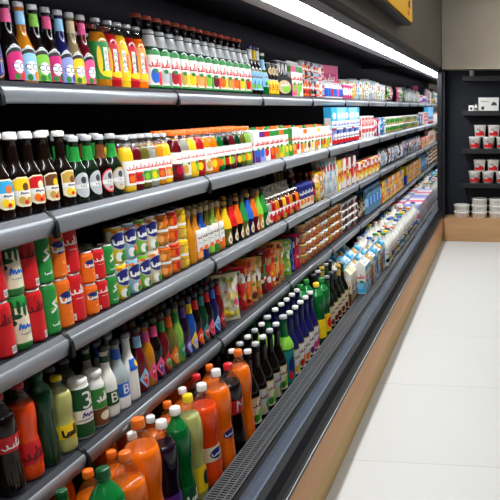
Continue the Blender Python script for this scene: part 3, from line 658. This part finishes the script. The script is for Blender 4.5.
for k in range(4):
    for lv in (0,1):
        t=carton(.125,.09,.10,W,lambda w,h:[('rect',-w*.42,h*.12,w*.42,h*.9,P('red')),('ell',0,h*.5,w*.25,h*.2,W),script(SCRIPT,0,h*.5,w*.3,h*.2,.006,P('red'))] if lv else [('rect',-w*.45,h*.55,w*.45,h*.9,P('red')),('ell',-w*.2,h*.3,w*.2,h*.2,P('grey'))],lambda w,h:[('rect',-w*.4,h*.2,w*.4,h*.8,P('red'))],None,0,'cheese_box','box')
        put(t,X,5.60+.135*k,z+.1005*lv,'red and white cheese box',n,level=['bottom','upper'][lv],group='red and white cheese boxes',rz=0)
for k,c in enumerate(('pink','purple','white','cyan','blue','cyan','white')):
    t=bag(.10,.17,.03,painter(c,['white','red'] if k<3 else ['white','navy'],60+k),'cheese_pouch','pouch'); put(t,X-.01,6.19+.082*k,z+.004,'leaning %s pouch'%c,n,rz=-PI/2+.5,rx=0,group='leaning pouches')
for k in range(10):
    for lv in (0,1):
        c=['yellow','cream','white','lime','silver'][(k+2*lv)%5]
        t=tub(.055,.085,P(c),PL('white'),lambda R,H:[('ell',0,H*.5,R*.6,H*.28,P('leaf')),('rect',-R,H*.2,R,H*.32,P('gold'))],'cheese_tub')
        put(t,X,6.80+.122*k,z+.0855*lv,'pale cheese tub with green oval',n,level=['bottom','upper'][lv],group='pale cheese tubs')
# ------------------------------------------------------------------ third shelf
z=SZ[2]+.001; X=-1.285; n=SN[2]
red=can(.151,.0268,P('red'),plainred); cok=can(.151,.0268,P('red'),coke); fan=can(.151,.0272,P('orange'),fanta); spr=can(.151,.0268,P('green'),sprite); pal=can(.136,.0272,P('green'),palm,'soda_can',PL('green'))
pal2=can(.151,.0272,P('green'),palm,'soda_can',PL('green'))
CN=[(red,'plain red soda can'),(pal2,'white can with dark green leaves'),(red,'plain red soda can'),(spr,'green soda can'),(fan,'orange soda can with blue badge'),(cok,'red soda can with white script')]
for k,(t,d) in enumerate(CN):
    for lv in (0,1):
        put(t,X,1.408+.0563*k,z+.1512*lv,'tall '+d,n,level=['bottom','upper'][lv],group='tall stacked soda cans')
        if lv: continue
        put(t,X-.06,1.408+.0563*k,z,'tall '+d,n,1,group='tall stacked soda cans')
mf=can(.102,.0238,P('orange'),fanta); mc=can(.102,.0238,P('red'),coke); ms=can(.102,.0238,P('green'),sprite)
for k,(t,d) in enumerate([(mf,'orange soda can with blue badge'),(mc,'red soda can with white script'),(ms,'green soda can')]):
    for lv in (0,1):
        put(t,X+.012,1.750+.0505*k,z+.1022*lv,'short '+d,n,level=['bottom','upper'][lv],group='short stacked soda cans')
        put(t,X-.05,1.750+.0505*k,z+.1022*lv,'short '+d,n,1,level=['bottom','upper'][lv],group='short stacked soda cans')
SU=[('yellow','leaf','yellow'),('lightblue','orange','light blue'),('lime','orange','pale green'),('cream','gold','cream')]
for k,(c,fr,d) in enumerate(SU):
    t=can(.126,.0300,P(c),sun(fr,c),'juice_can')
    for lv in (0,1): put(t,X+.01,1.915+.0675*k,z+.1262*lv,d+' juice can, blue oval badge',n,level=['bottom','upper'][lv],group='stacked blue badge juice cans')
    put(t,X-.06,1.915+.0675*k,z,d+' juice can, blue oval badge',n,1,group='stacked blue badge juice cans')
for k,(a_,b_) in enumerate((('peach','orange'),('orange','red'),('gold','yellow'))):
    t=can(.124,.0300,P(['amber','orange','yellow'][k]),nectar(a_,b_),'juice_can')
    for lv in (0,1): put(t,X+.01,2.195+.0675*k,z+.1242*lv,['amber','orange','yellow'][k]+' fruit picture juice can',n,level=['bottom','upper'][lv],group='stacked fruit picture juice cans')
    put(t,X-.06,2.195+.0675*k,z,['amber','orange','yellow'][k]+' fruit picture juice can',n,1,group='stacked fruit picture juice cans')
AM=[('honey','orange','amber'),('honey','peach','honey'),('blue','navy','blue'),('olive','lime','olive'),('limejuice','leaf','pale green'),('honey','orange','golden')]
for k,(l,c,d) in enumerate(AM):
    t=glass(.222,.026,.0115,.76,.5,D(l),PL('beige'),tall(c) if k else None,None,None,'syrup_bottle',capname='stopper',capr=1.2,cork=True)
    put(t,X,2.405+.054*k,z,'%s glass bottle with tan stopper'%d,n,group='tan stoppered bottles'); put(t,X-.056,2.43+.054*k,z,'%s glass bottle with tan stopper'%d,n,1,group='tan stoppered bottles')
SLV=[('yellow','olive'),('red','beer'),('orange','beer'),('green','olive'),('blue','navybottle'),('orange','darkred'),('lime','honey'),('green','green')]
for k,(c,l) in enumerate(SLV):
    t=glass(.212,.030,.0125,.78,.42,D(l),PL('gold' if k%2==0 else 'darkgrey'),drop,PL(c),(.40,.84),'syrup_bottle')
    put(t,X,2.745+.0665*k,z,'bottle in %s cone sleeve%s'%(c,' over green glass' if k==7 else (' over dark red glass' if k==5 else '')),n,group='cone sleeved bottles'); put(t,X-.064,2.77+.0665*k,z,'bottle in %s cone sleeve'%c,n,1,group='cone sleeved bottles')
for k in range(9):
    l,c=[('clear','cream'),('redjuice','red'),('honey','orange'),('darkred','cherry'),('yellow','gold'),('redjuice','red'),('honey','gold'),('darkred','darkred'),('orange','orange')][k]
    t=pet(.15,.026,D(l),PL('white'),P(c),(.1,.5),.8,PETS,lambda R,z_,h_:[('rect',-R*1.3,z_,R*1.3,z_+h_*.4,W),('ell',0,z_,R*.5,h_*.3,P('red'))],'juice_bottle')
    put(t,X,3.282+.0585*k,z,'small white capped bottle with %s label'%c,n,group='small white capped bottles')
    t=pet(.195,.028,D('milk'),PL('white'),P(['cream','red'][k%2]),(.3,.6),.8,PETS,None,'juice_bottle',PL('white'))
    put(t,X-.064,3.315+.0585*k,z,'taller white bottle, %s band'%['cream','red'][k%2],n,1,group='tall white bottles')
for k in range(4):
    t=carton(.058,.06,.165,P('navy'),lambda w,h:[('rect',-w*.45,h*.05,w*.45,h*.45,P('cream')),('ell',0,h*.3,w*.3,h*.12,P('orange')),script(SCRIPT2,0,h*.7,w*.7,h*.16,.006,W)],lambda w,h:[('rect',-w*.4,h*.05,w*.4,h*.45,P('cream'))],None,.02,'milk_carton')
    put(t,X,3.822+.063*k,z,'navy carton with cream lower half',n,group='navy cartons')
t=glass(.21,.032,.014,.75,.6,D('darkred'),PL('red'),paperlabel('red','cherry'),None,None,'syrup_bottle'); put(t,X,4.085,z,'dark red bottle with red cap',n); put(t,X-.07,4.09,z,'dark red bottle with red cap',n,1)
for k,c in enumerate(('yellow','gold')): put(bag(.1,.2,.05,painter(c,['orange','white'],80+k),'snack_bag','bag'),X,4.175+.09*k,z,'upright %s snack bag'%c,n,rz=-PI/2+.6)
fb=carton(.12,.08,.13,P('beige'),lambda w,h:[('rect',-w*.34,h*.14,w*.34,h*.86,P('black')),('ell',0,h*.5,w*.2,h*.2,P('gold'))],lambda w,h:[('rect',-w*.34,h*.14,w*.34,h*.86,P('black'))],None,0,'display_box','box')
fb2=carton(.12,.08,.13,P('cream'),lambda w,h:[('rect',-w*.3,h*.2,w*.3,h*.8,P('purple'))],None,None,0,'display_box','box')
put(fb2,-1.47,3.92,z,'cream box with purple panel, underneath',n,1); put(fb,-1.47,3.92,z+.1305,'tan box with black panel, stacked',n,1)
put(bag(.15,.27,.06,painter('purple',['pink','white'],91),'snack_bag','bag'),-1.44,4.14,z,'purple snack bag',n,1,rz=.3)
for k in range(4):
    t=bag(.12,.27,.07,painter('white',['lightblue','silver'],100+k),'cheese_pouch','pouch'); put(t,X-.01,4.37+.083*k,z,'tall white pouch',n,rz=-PI/2+.6,group='tall white pouches')
for k,c in enumerate(('yellow','gold','white','red','white','darkred','white')):
    t=carton(.078,.08,.235,P(c),blockfront('white','red' if c!='red' else 'yellow',c),blockfront(c,'white'),None,0,'cereal_box','box')
    put(t,X,4.73+.086*k,z,'tall %s box'%c,n,rz=0,group='tall boxes')
for k in range(12):
    c=['red','white','yellow','orange','white','red'][k%6]
    t=carton(.082,.09,.155,P(c),blockfront('yellow','red','white') if k%2 else blockfront('white','orange','red'),blockfront('white',c),None,0,'snack_box','box')
    put(t,X,5.345+.088*k,z,'low %s snack box'%c,n,rz=-.05,group='low snack boxes')
tr=carton(.7,.12,.22,P('blue'),lambda w,h:[('rect',-w*.48,h*.6,w*.48,h*.95,P('navy'))],lambda w,h:[('rect',-w*.48,h*.6,w*.48,h*.95,P('navy'))],None,0,'display_box','box')
put(tr,-1.52,5.75,z,'long blue box behind snack boxes',n,1)
for k in range(14):
    c=['white','silver','lightblue','white','brown','white','lavender'][k%7]
    t=bag(.115,.205,.06,painter(c,['white','grey','brown'] if k%2 else ['navy','silver'],120+k),'cheese_pouch','pouch'); put(t,X,6.45+.117*k,z,'upright %s pouch'%c,n,rz=.3,group='upright pouches')
# ------------------------------------------------------------------ lowest shelf
z=SZ[3]+.001; X=-1.285; n=SN[3]
def colalab(c): return lambda R,z_,h_:[script(SCRIPT,0,z_,R*1.7,h_*.6,h_*.09,c)]
cola=pet(.285,.034,D('cola'),PL('red'),P('red'),(.44,.60),.80,PETF,colalab(W)); ors=pet(.285,.033,D('redorange'),PL('red'),P('red'),(.18,.4),.78,PETF,colalab(P('darkred')))
gsp=pet(.285,.032,D('darkgreen'),PL('darkgreen'),None,fill=.82,shell=mat('green_plastic',lin(14,80,44),.12,coat=.5)); lem=pet(.238,.033,D('lemon'),PL('yellow'),P('yellow'),(.2,.38),.80,PETF,lambda R,z_,h_:[script(SCRIPT2,0,z_,R*1.3,h_*.7,h_*.14,P('black'))])
put(cola,X,1.362,z,'cola bottle with red label, red cap',n); put(cola,X-.075,1.40,z,'cola bottle with red label, red cap',n,1)
put(ors,X,1.432,z,'orange soda bottle with red cap',n); 
put(gsp,X,1.500,z,'dark green soda bottle',n)
t=pet(.285,.032,D('darkgreen'),PL('yellow'),None,fill=.82,shell=MATS['green_plastic']); put(t,X-.085,1.53,z,'dark green bottle with yellow cap',n,1)
put(lem,X,1.572,z,'pale lemon soda bottle with yellow label',n)
def yo(R,H):
    return [('rect',-R*1.5,H*.05,R*1.5,H*.86,W),('rect',-R*1.5,H*.05,R*1.5,H*.28,P('darkgreen')),('rect',-R*1.5,H*.5,R*1.5,H*.86,P('darkgreen')),('text','3',-.1*R,H*.64,H*.3,W),('text','B',.75*R,H*.62,H*.2,W),script(SCRIPT3,0,H*.42,R*1.4,H*.1,H*.02,P('navy')),('rect',-R*1.2,H*.32,R*1.2,H*.34,P('grey'))]
yb=glass(.195,.031,.0265,.92,.86,D('milk'),PL('white'),yo,None,None,'yogurt_drink_bottle',capr=1.04,lz=.09)
put(yb,X+.012,1.652,z,'green and white yogurt drink bottle',n)
wb=pet(.22,.03,D('clear'),PL('silver'),None,fill=.8,prof=PETS,name='water_bottle')
for k in range(3): put(wb,X-.086,1.60+.064*k,z,'cloudy bottle with silver cap',n,1,group='cloudy bottles')
gb=glass(.19,.0285,.022,.85,.72,D('milk'),PL('white'),lambda R,H:[('rect',-R*1.5,H*.35,R*1.5,H*.7,P('leaf')),('rect',-R*1.5,H*.05,R*1.5,H*.34,P('brown')),('ell',0,H*.2,R*.6,H*.08,P('cream')),script(SCRIPT,0,H*.55,R*1.4,H*.16,H*.03,W)],None,None,'yogurt_drink_bottle',capr=1.1,lz=.08)
put(gb,X+.005,1.724,z,'white capped bottle, green and brown label',n)
m1=glass(.245,.029,.0135,.74,.46,D('milk'),PL('darkgrey'),lambda R,H:[('rect',-R*1.4,H*.18,R*1.4,H*.38,P('darkgreen')),('text','B',0,H*.28,H*.15,W)],P('darkgreen'),(.78,.87),'milk_bottle',lz=.06)
m2=glass(.245,.029,.0135,.74,.46,D('water'),PL('darkgrey'),lambda R,H:[('rect',-R*1.4,H*.18,R*1.4,H*.38,P('blue')),('text','B',0,H*.28,H*.15,W)],P('blue'),(.72,.87),'milk_bottle',base=.045)
m3=glass(.245,.029,.0135,.74,.46,D('milk'),PL('grey'),lambda R,H:[('poly',[(-R*.6,H*.46),(R*.9,H*.46),(R*.9,H*.62),(-R*.6,H*.62)],P('blue')),('ell',R*.45,H*.54,R*.4,H*.05,P('yellow'))],None,None,'milk_bottle',lz=.13)
for k,(t,d) in enumerate([(m1,'milky glass bottle with green label'),(m2,'clear glass bottle with blue label'),(m3,'milky glass bottle with blue-yellow patch')]):
    put(t,X,1.788+.0605*k,z,d,n); put(t,X-.064,1.80+.0605*k,z,d,n,1)
MX=[('darkred','lightblue','lightblue','red'),('amber','pink','pink','red'),('black','pink','pink','purple'),('darkred','green','red','green'),('olive','orange','orange','gold'),('limejuice','green','green','teal'),('purple','purple','purple','lavender'),('blue','yellow','yellow','lavender'),('black','red','red','orange'),('darkgreen','teal','teal','red'),('black','red','pink','red'),('navybottle','blue','lightblue','blue'),('darkred','red','red','darkred')]
for k,(l,s_,a_,b_) in enumerate(MX):
    t=glass(.242,.0256,.0125,.76,.46,D(l),PL('darkgrey'),diamond(a_,b_),P(s_),(.70,.87),'mixer_bottle')
    d='%s neck bottle with %s-%s diamond'%(s_,a_,b_)
    put(t,X,1.972+.0532*k,z,d,n,group='diamond label bottles'); put(t,X-.056,2.0+.0532*k,z,d,n,1,group='diamond label bottles')
    if k>6: put(t,X-.112,2.0+.0532*k,z,d,n,2,group='diamond label bottles')
put(bag(.125,.235,.04,painter('cream',['pink','lime','gold','yellow'],200),'noodle_packet','packet'),X+.0,2.725,z,'pale pink-yellow packet leaning forward',n,rz=-.75)
pk=0
for j in range(9):
    for i in range(2):
        cs_=[('red',['orange','white','gold','green']),('orange',['red','yellow','white','darkred']),('peach',['red','green','cream','darkred']),('gold',['orange','red','darkred','white']),('darkred',['gold','white','leaf','orange'])][(2*i+j)%5]
        t=bag(.165,.235+.02*((j*2+i)%3)/2,.034,painter(cs_[0],cs_[1],210+pk),'snack_bag','bag'); pk+=1
        put(t,-1.345-.2*i,2.865+.069*j,z,'%s snack bag leaning in the crowd'%cs_[0],n,i,rz=-PI/2+.55,ry=.10,group='crowded snack bags')
for k,(c,bl) in enumerate((('lime',['yellow','white']),('navy',['blue','cyan']),('red',['darkred','magenta']),('magenta',['red','white']),('silver',['white','grey']))[:4]):
    put(bag(.12,.225,.026,painter(c,bl,260+k),'snack_bag','bag'),X-.035,3.545+.062*k,z,'upright %s bag beside snack pile'%c,n,rz=-PI/2+.75)
for k in range(10):
    for lv in range(4):
        c=['beige','peach','cream','gold','peach'][(k//2)%5]
        t=tub(.047,.068,P(c),PL('white' if k%3 else 'gold'),lambda R,H:[('ell',.2*R,H*.42,R*.5,H*.25,P('brown')),('ell',-R*.5,H*.45,R*.35,H*.2,P('orange')),('rect',-R,H*.1,R,H*.2,P('darkred'))],'noodle_cup','cup') if lv==0 else t
        put(t,X,3.84+.1*k,z+.0682*lv,'%s noodle cup, %s stack'%(c,ORD[k]),n,level=ORD[lv],group='stacked noodle cups')
for k in range(5):
    for lv in range(4):
        if lv==0: t=tub(.05,.062,P(['white','darkgrey','silver','brown','white'][k]),PL('white'),lambda R,H:[('ell',.2*R,H*.42,R*.5,H*.25,P('black')),('rect',-R,H*.1,R,H*.2,P('red'))],'noodle_cup','cup')
        put(t,X,4.845+.108*k,z+.0622*lv,'white and dark noodle cup, %s stack'%ORD[k],n,level=ORD[lv],group='stacked dark noodle cups')
for k in range(4):
    put(bag(.11,.2,.026,painter(['brown','darkred','beige','brown'][k],['cream','black'],280+k),'snack_bag','bag'),X,5.395+.085*k,z,'upright %s snack bag'%['brown','dark red','beige','brown'][k],n,rz=.3)
for k in range(9):
    t=pet(.26,.036,mat('drink_cyan',lin(120,180,215),.1,trans=.4,coat=.5),PL('blue'),P('blue' if k%2 else 'lightblue'),(.3,.6),.85,PETS,None,'water_bottle',mat('blue_plastic',lin(150,195,222),.12,coat=.4))
    put(t,X,5.75+.08*k,z,'water bottle with %s label'%('blue' if k%2 else 'pale blue'),n,group='water bottles'); put(t,X-.08,5.76+.08*k,z,'water bottle with %s label'%('blue' if k%2 else 'pale blue'),n,1,group='water bottles')
for k in range(12):
    for lv in (0,1):
        c=['orange','yellow','gold','blue','yellow','orange','white','gold'][(k+lv)%8]
        t=carton(.112,.1,.115,P(c),blockfront('yellow','orange',c),blockfront(c,'red'),None,0,'snack_box','box')
        put(t,X,6.51+.122*k,z+.1155*lv,'%s snack box'%c,n,level=['bottom','upper'][lv],group='stacked yellow-orange boxes',rz=0)
# ------------------------------------------------------------------ case floor
z=DECK+.001; X=-1.09; n=SN[4]
def b2(drink,cap,band,H=.375,R=.05,fill=.78,logo=None,bz=(.14,.36),shell=None): return pet(H+.04,R,D(drink),PL(cap),P(band) if band else None,bz,fill,PETF,logo,'soda_bottle',shell)
lg=lambda R,z_,h_:[('ell',0,z_,R*.7,h_*.36,P('navy')),script(SCRIPT2,0,z_,R*1.1,h_*.3,h_*.07,W)]
ml=lambda R,z_,h_:[('text','M',0,z_,h_*.8,W)]
gs=mat('green_pet',lin(16,120,52),.1,coat=.6)
OR=b2('orange','orange',None,.375,.0485); ORB=b2('orange','orange','orange',.428,.054,.80,lg,(.1,.25)); PUR=b2('purple','white','purple',.37,.0400,.8); GRN=b2('green','white',None,.372,.0445,.82,None,shell=gs); GRD=b2('green','darkgreen',None,.385,.05,.8,None,shell=gs)
GRL=pet(.412,.0425,D('green'),PL('white'),mat('green_band',lin(16,110,50),.3),(.08,.3),.82,PETF,lambda R,z_,h_:[('ell',0,z_,R*.9,h_*.45,P('darkgreen')),script(SCRIPT2,0,z_,R*1.3,h_*.4,h_*.08,W)],'soda_bottle',gs)
LEM=b2('lemon','yellow','yellow',.375,.0400,.82,lambda R,z_,h_:[('ell',R*.2,z_,R*.4,h_*.3,P('black'))],(.1,.34)); ORW=b2('redorange','white','redorange' if 0 else 'cream',.368,.047,.8,lg,(.26,.40)); ORW2=b2('orange','white','orange',.372,.048,.82,lg,(.3,.42)); COL=b2('cola','red','red',.352,.047,.8,ml,(.46,.62)); OR2=b2('orange','orange',None,.37,.047,.82)
CO2=b2('cola','red','red',.33,.047,.8,ml,(.46,.62))
FRT=[(COL,1.235,'cola bottle, red cap'),(CO2,1.352,'shorter cola bottle, red cap'),(GRD,1.452,'green soda bottle, green cap'),(OR,1.552,'orange soda bottle, orange cap, clear shoulder'),(ORB,1.655,'biggest orange soda bottle'),(PUR,1.752,'dark purple soda bottle, white cap'),(GRL,1.840,'green soda bottle, white cap'),(LEM,1.927,'pale lemon bottle, yellow cap'),(ORW,2.032,'red-orange soda bottle, white cap'),(ORW2,2.15,'orange soda bottle, white cap'),(COL,2.255,'cola bottle, red cap, white letter'),(OR2,2.356,'orange soda bottle, orange cap')]
for t,yy,d in FRT: put(t,X-(.015 if t is ORB else 0),yy,z,d,n,group='large soda bottles')
seq=[(OR,'orange soda bottle, orange cap'),(GRL,'green soda bottle, white cap'),(ORW2,'orange soda bottle, white cap'),(COL,'cola bottle, red cap'),(OR2,'plain orange soda bottle'),(GRD,'green soda bottle, green cap')]
r2=random.Random(11)
for row in range(1,4):
    for k in range(9):
        t,d=seq[[0,5,0,4,1,2,4,2,3,4][(k+row)%10]] if row<3 else seq[[0,4,3,2,1][k%5]]
        put(t,X-.124*row+.008,1.40+.112*k+.03*row,z,d,n,row,s=.855 if d!='cola bottle, red cap' else .91,group='large soda bottles')
DKB=glass(.372,.0385,.0145,.72,.45,D('black'),PL('white'),paperlabel('cream','lime','leaf',.08,.42),None,None,'syrup_bottle',capr=1.12); DKG=glass(.372,.0385,.0145,.72,.45,D('black'),PL('silver'),paperlabel('silver','leaf','beige',.08,.42),None,None,'syrup_bottle',capr=1.12)
for row in range(4):
    for k in range(5): put(DKB if k%2==0 else DKG,X-.09*row,2.452+.0875*k+.04*row,z,'dark bottle, white cap, %s label'%('cream' if k%2==0 else 'grey'),n,row,s=1 if row==0 else .95,group='dark white capped bottles')
TEA=glass(.375,.044,.017,.76,.55,D('green'),PL('silver'),lambda R,H:[('rect',-R*1.5,H*.06,R*1.5,H*.52,P('teal')),('ell',0,H*.3,R*.7,H*.14,P('navy')),('ell',R*.5,H*.42,R*.4,H*.07,P('lime')),('ell',-R*.4,H*.16,R*.3,H*.06,P('red'))],P('lime'),(.54,.7),'syrup_bottle')
for row in range(3): put(TEA,X-.098*row,2.903+.04*row,z,'teal sleeved bottle',n,row,s=1 if row==0 else .95)
NV=[('lime','yellow'),('orange','red'),('gold','orange'),('pink','purple'),('magenta','pink')]
NV=[(c,glass(.365,.0395,.0145,.72,.45,D('navybottle'),PL('white'),paperlabel('white',c,c2,.06,.44),None,None,'syrup_bottle',capr=1.15)) for c,c2 in NV]
for row in range(4):
    for k,(c,t) in enumerate(NV): put(t,X-.092*row,3.0+.0895*k+.04*row,z,'navy bottle with %s fruit label'%c,n,row,group='navy syrup bottles')
GG=b2('green','green','yellow',.343,.05,.82,lambda R,z_,h_:[('ell',0,z_,R*.6,h_*.3,P('red')),('ell',R*.5,z_+h_*.1,R*.3,h_*.2,P('leaf'))],(.12,.42),gs); GY=b2('green','yellow','yellow',.343,.05,.82,None,(.12,.42),gs)
for row in range(3):
    for k in range(2): put(GG if (k+row)%3 else GY,X-.108*row,3.475+.112*k+.04*row,z,'green bottle, yellow label, %s cap'%('green' if (k+row)%3 else 'yellow'),n,row,s=1 if row==0 else .93,group='green yellow labelled bottles')
WN=[glass(.364,.041,.0155,.70,.48,D('winegreen' if k%2 else 'black'),PL(['grey','darkgrey','silver','gold'][k]),paperlabel('cream',['beige','brown','gold','beige'][k],'darkred',.1,.46),P(['darkgreen','black','darkgrey','gold'][k]),(.80,.93),'wine_bottle') for k in range(4)]
for row in range(3):
    for k in range(5): put(WN[(k+row)%4],X-.094*row,3.705+.0925*k+.03*row,z,'dark bottle, cream label, %s cap'%['grey','black','silver','gold'][(k+row)%4],n,row,group='dark wine shaped bottles')
for k in range(2):
    for row in range(2):
        t=carton(.085,.085,.29,P('cream'),cartonfront('brown','white','beige'),cartonfront('brown','white','darkred'),None,.045,'milk_carton')
        put(t,X-.1*row-.01*(row>0),4.20+.096*k,z,'white and brown milk carton',n,row,rz=0,group='white and brown cartons')
mk=carton(.085,.085,.255,W,cartonfront('lightblue','cyan','white'),cartonfront('cyan','white','lightblue'),PL('white'),.04,'milk_carton'); mk2=carton(.085,.085,.27,P('cyan'),cartonfront('white','white','blue'),cartonfront('white','cyan','blue'),PL('white'),.04,'milk_carton'); mk3=carton(.085,.085,.255,P('gold'),cartonfront('brown','white','orange'),cartonfront('orange','white','red'),PL('white'),.04,'milk_carton')
for k in range(8):
    for row in range(4):
        q=(k+row)%5; t,d=[(mk,'white and pale blue milk carton'),(mk2,'bright blue milk carton'),(mk,'white and pale blue milk carton'),(mk3,'golden brown milk carton'),(mk2,'bright blue milk carton')][q if row else [0,0,3,0,1,0,3,1][k]]
        put(t,X+.062-.1*row,4.39+.098*k,z+.0485 if row==0 else z,d,n,row,rz=0,group='milk cartons')
JC=['green','white','blue','yellow','orange','blue','navy','white']
JT={}
for c in JC: JT[c]=glass(.30,.054,.02,.88,.58,D('milk'),PL(c),paperlabel('white',c if c!='white' else 'grey','leaf' if c!='green' else 'black',.1,.52),None,None,'milk_bottle',capr=1.25)
for k in range(17):
    for row in range(3):
        c=JC[(k*3+row*2)%8]; put(JT[c],X+.075-.122*row+random.uniform(-.006,.004),5.2+.119*k,z+.0485 if row==0 else z,'white milk bottle, %s cap'%c,n,row,rz=random.uniform(-.75,-.25),group='white milk bottles',s=random.uniform(.84,1.02))
fl=[carton(.152,.20,.052,P(c),lambda w,h:[('rect',-w*.4,h*.2,w*.4,h*.8,P('white'))],lambda w,h,c=c:[('rect',-w*.4,h*.2,w*.4,h*.8,P('silver'))],None,0,'cheese_box','box') for c in ('white','pink','white','lavender')]
for k in range(5):
    for row in range(3):
        for lv in range(4): put(fl[(k+lv+row)%4],X+.02-.215*row,7.332+.1555*k,z+.0485+.0525*lv,'flat %s cheese box'%['white','pink','white','lavender'][(k+lv+row)%4],n,row,level=ORD[lv],rz=0,group='flat cheese boxes')


# ------------------------------------------------------------------ camera, view
write_labels()
cam=bpy.data.cameras.new('camera'); co=bpy.data.objects.new('camera',cam); C.objects.link(co)
f=620.0; pitch=math.atan(143/f); yaw=math.atan(59/f*math.cos(pitch))
cam.sensor_width=36; cam.lens=f/500*36; cam.shift_x=(250-444)/500; cam.clip_start=.02
co.location=(0,0,1.75); co.rotation_euler=(PI/2-pitch,0,yaw)
S=bpy.context.scene; S.camera=co
w=bpy.data.worlds.new('world'); S.world=w; w.use_nodes=True
w.node_tree.nodes['Background'].inputs[0].default_value=(.8,.85,.9,1); w.node_tree.nodes['Background'].inputs[1].default_value=.05
S.view_settings.view_transform='Standard'; S.view_settings.look='None'; S.view_settings.gamma=1; S.view_settings.exposure=0
S.cycles.use_denoising=True; S.cycles.max_bounces=7; S.cycles.transparent_max_bounces=12; S.cycles.sample_clamp_indirect=6
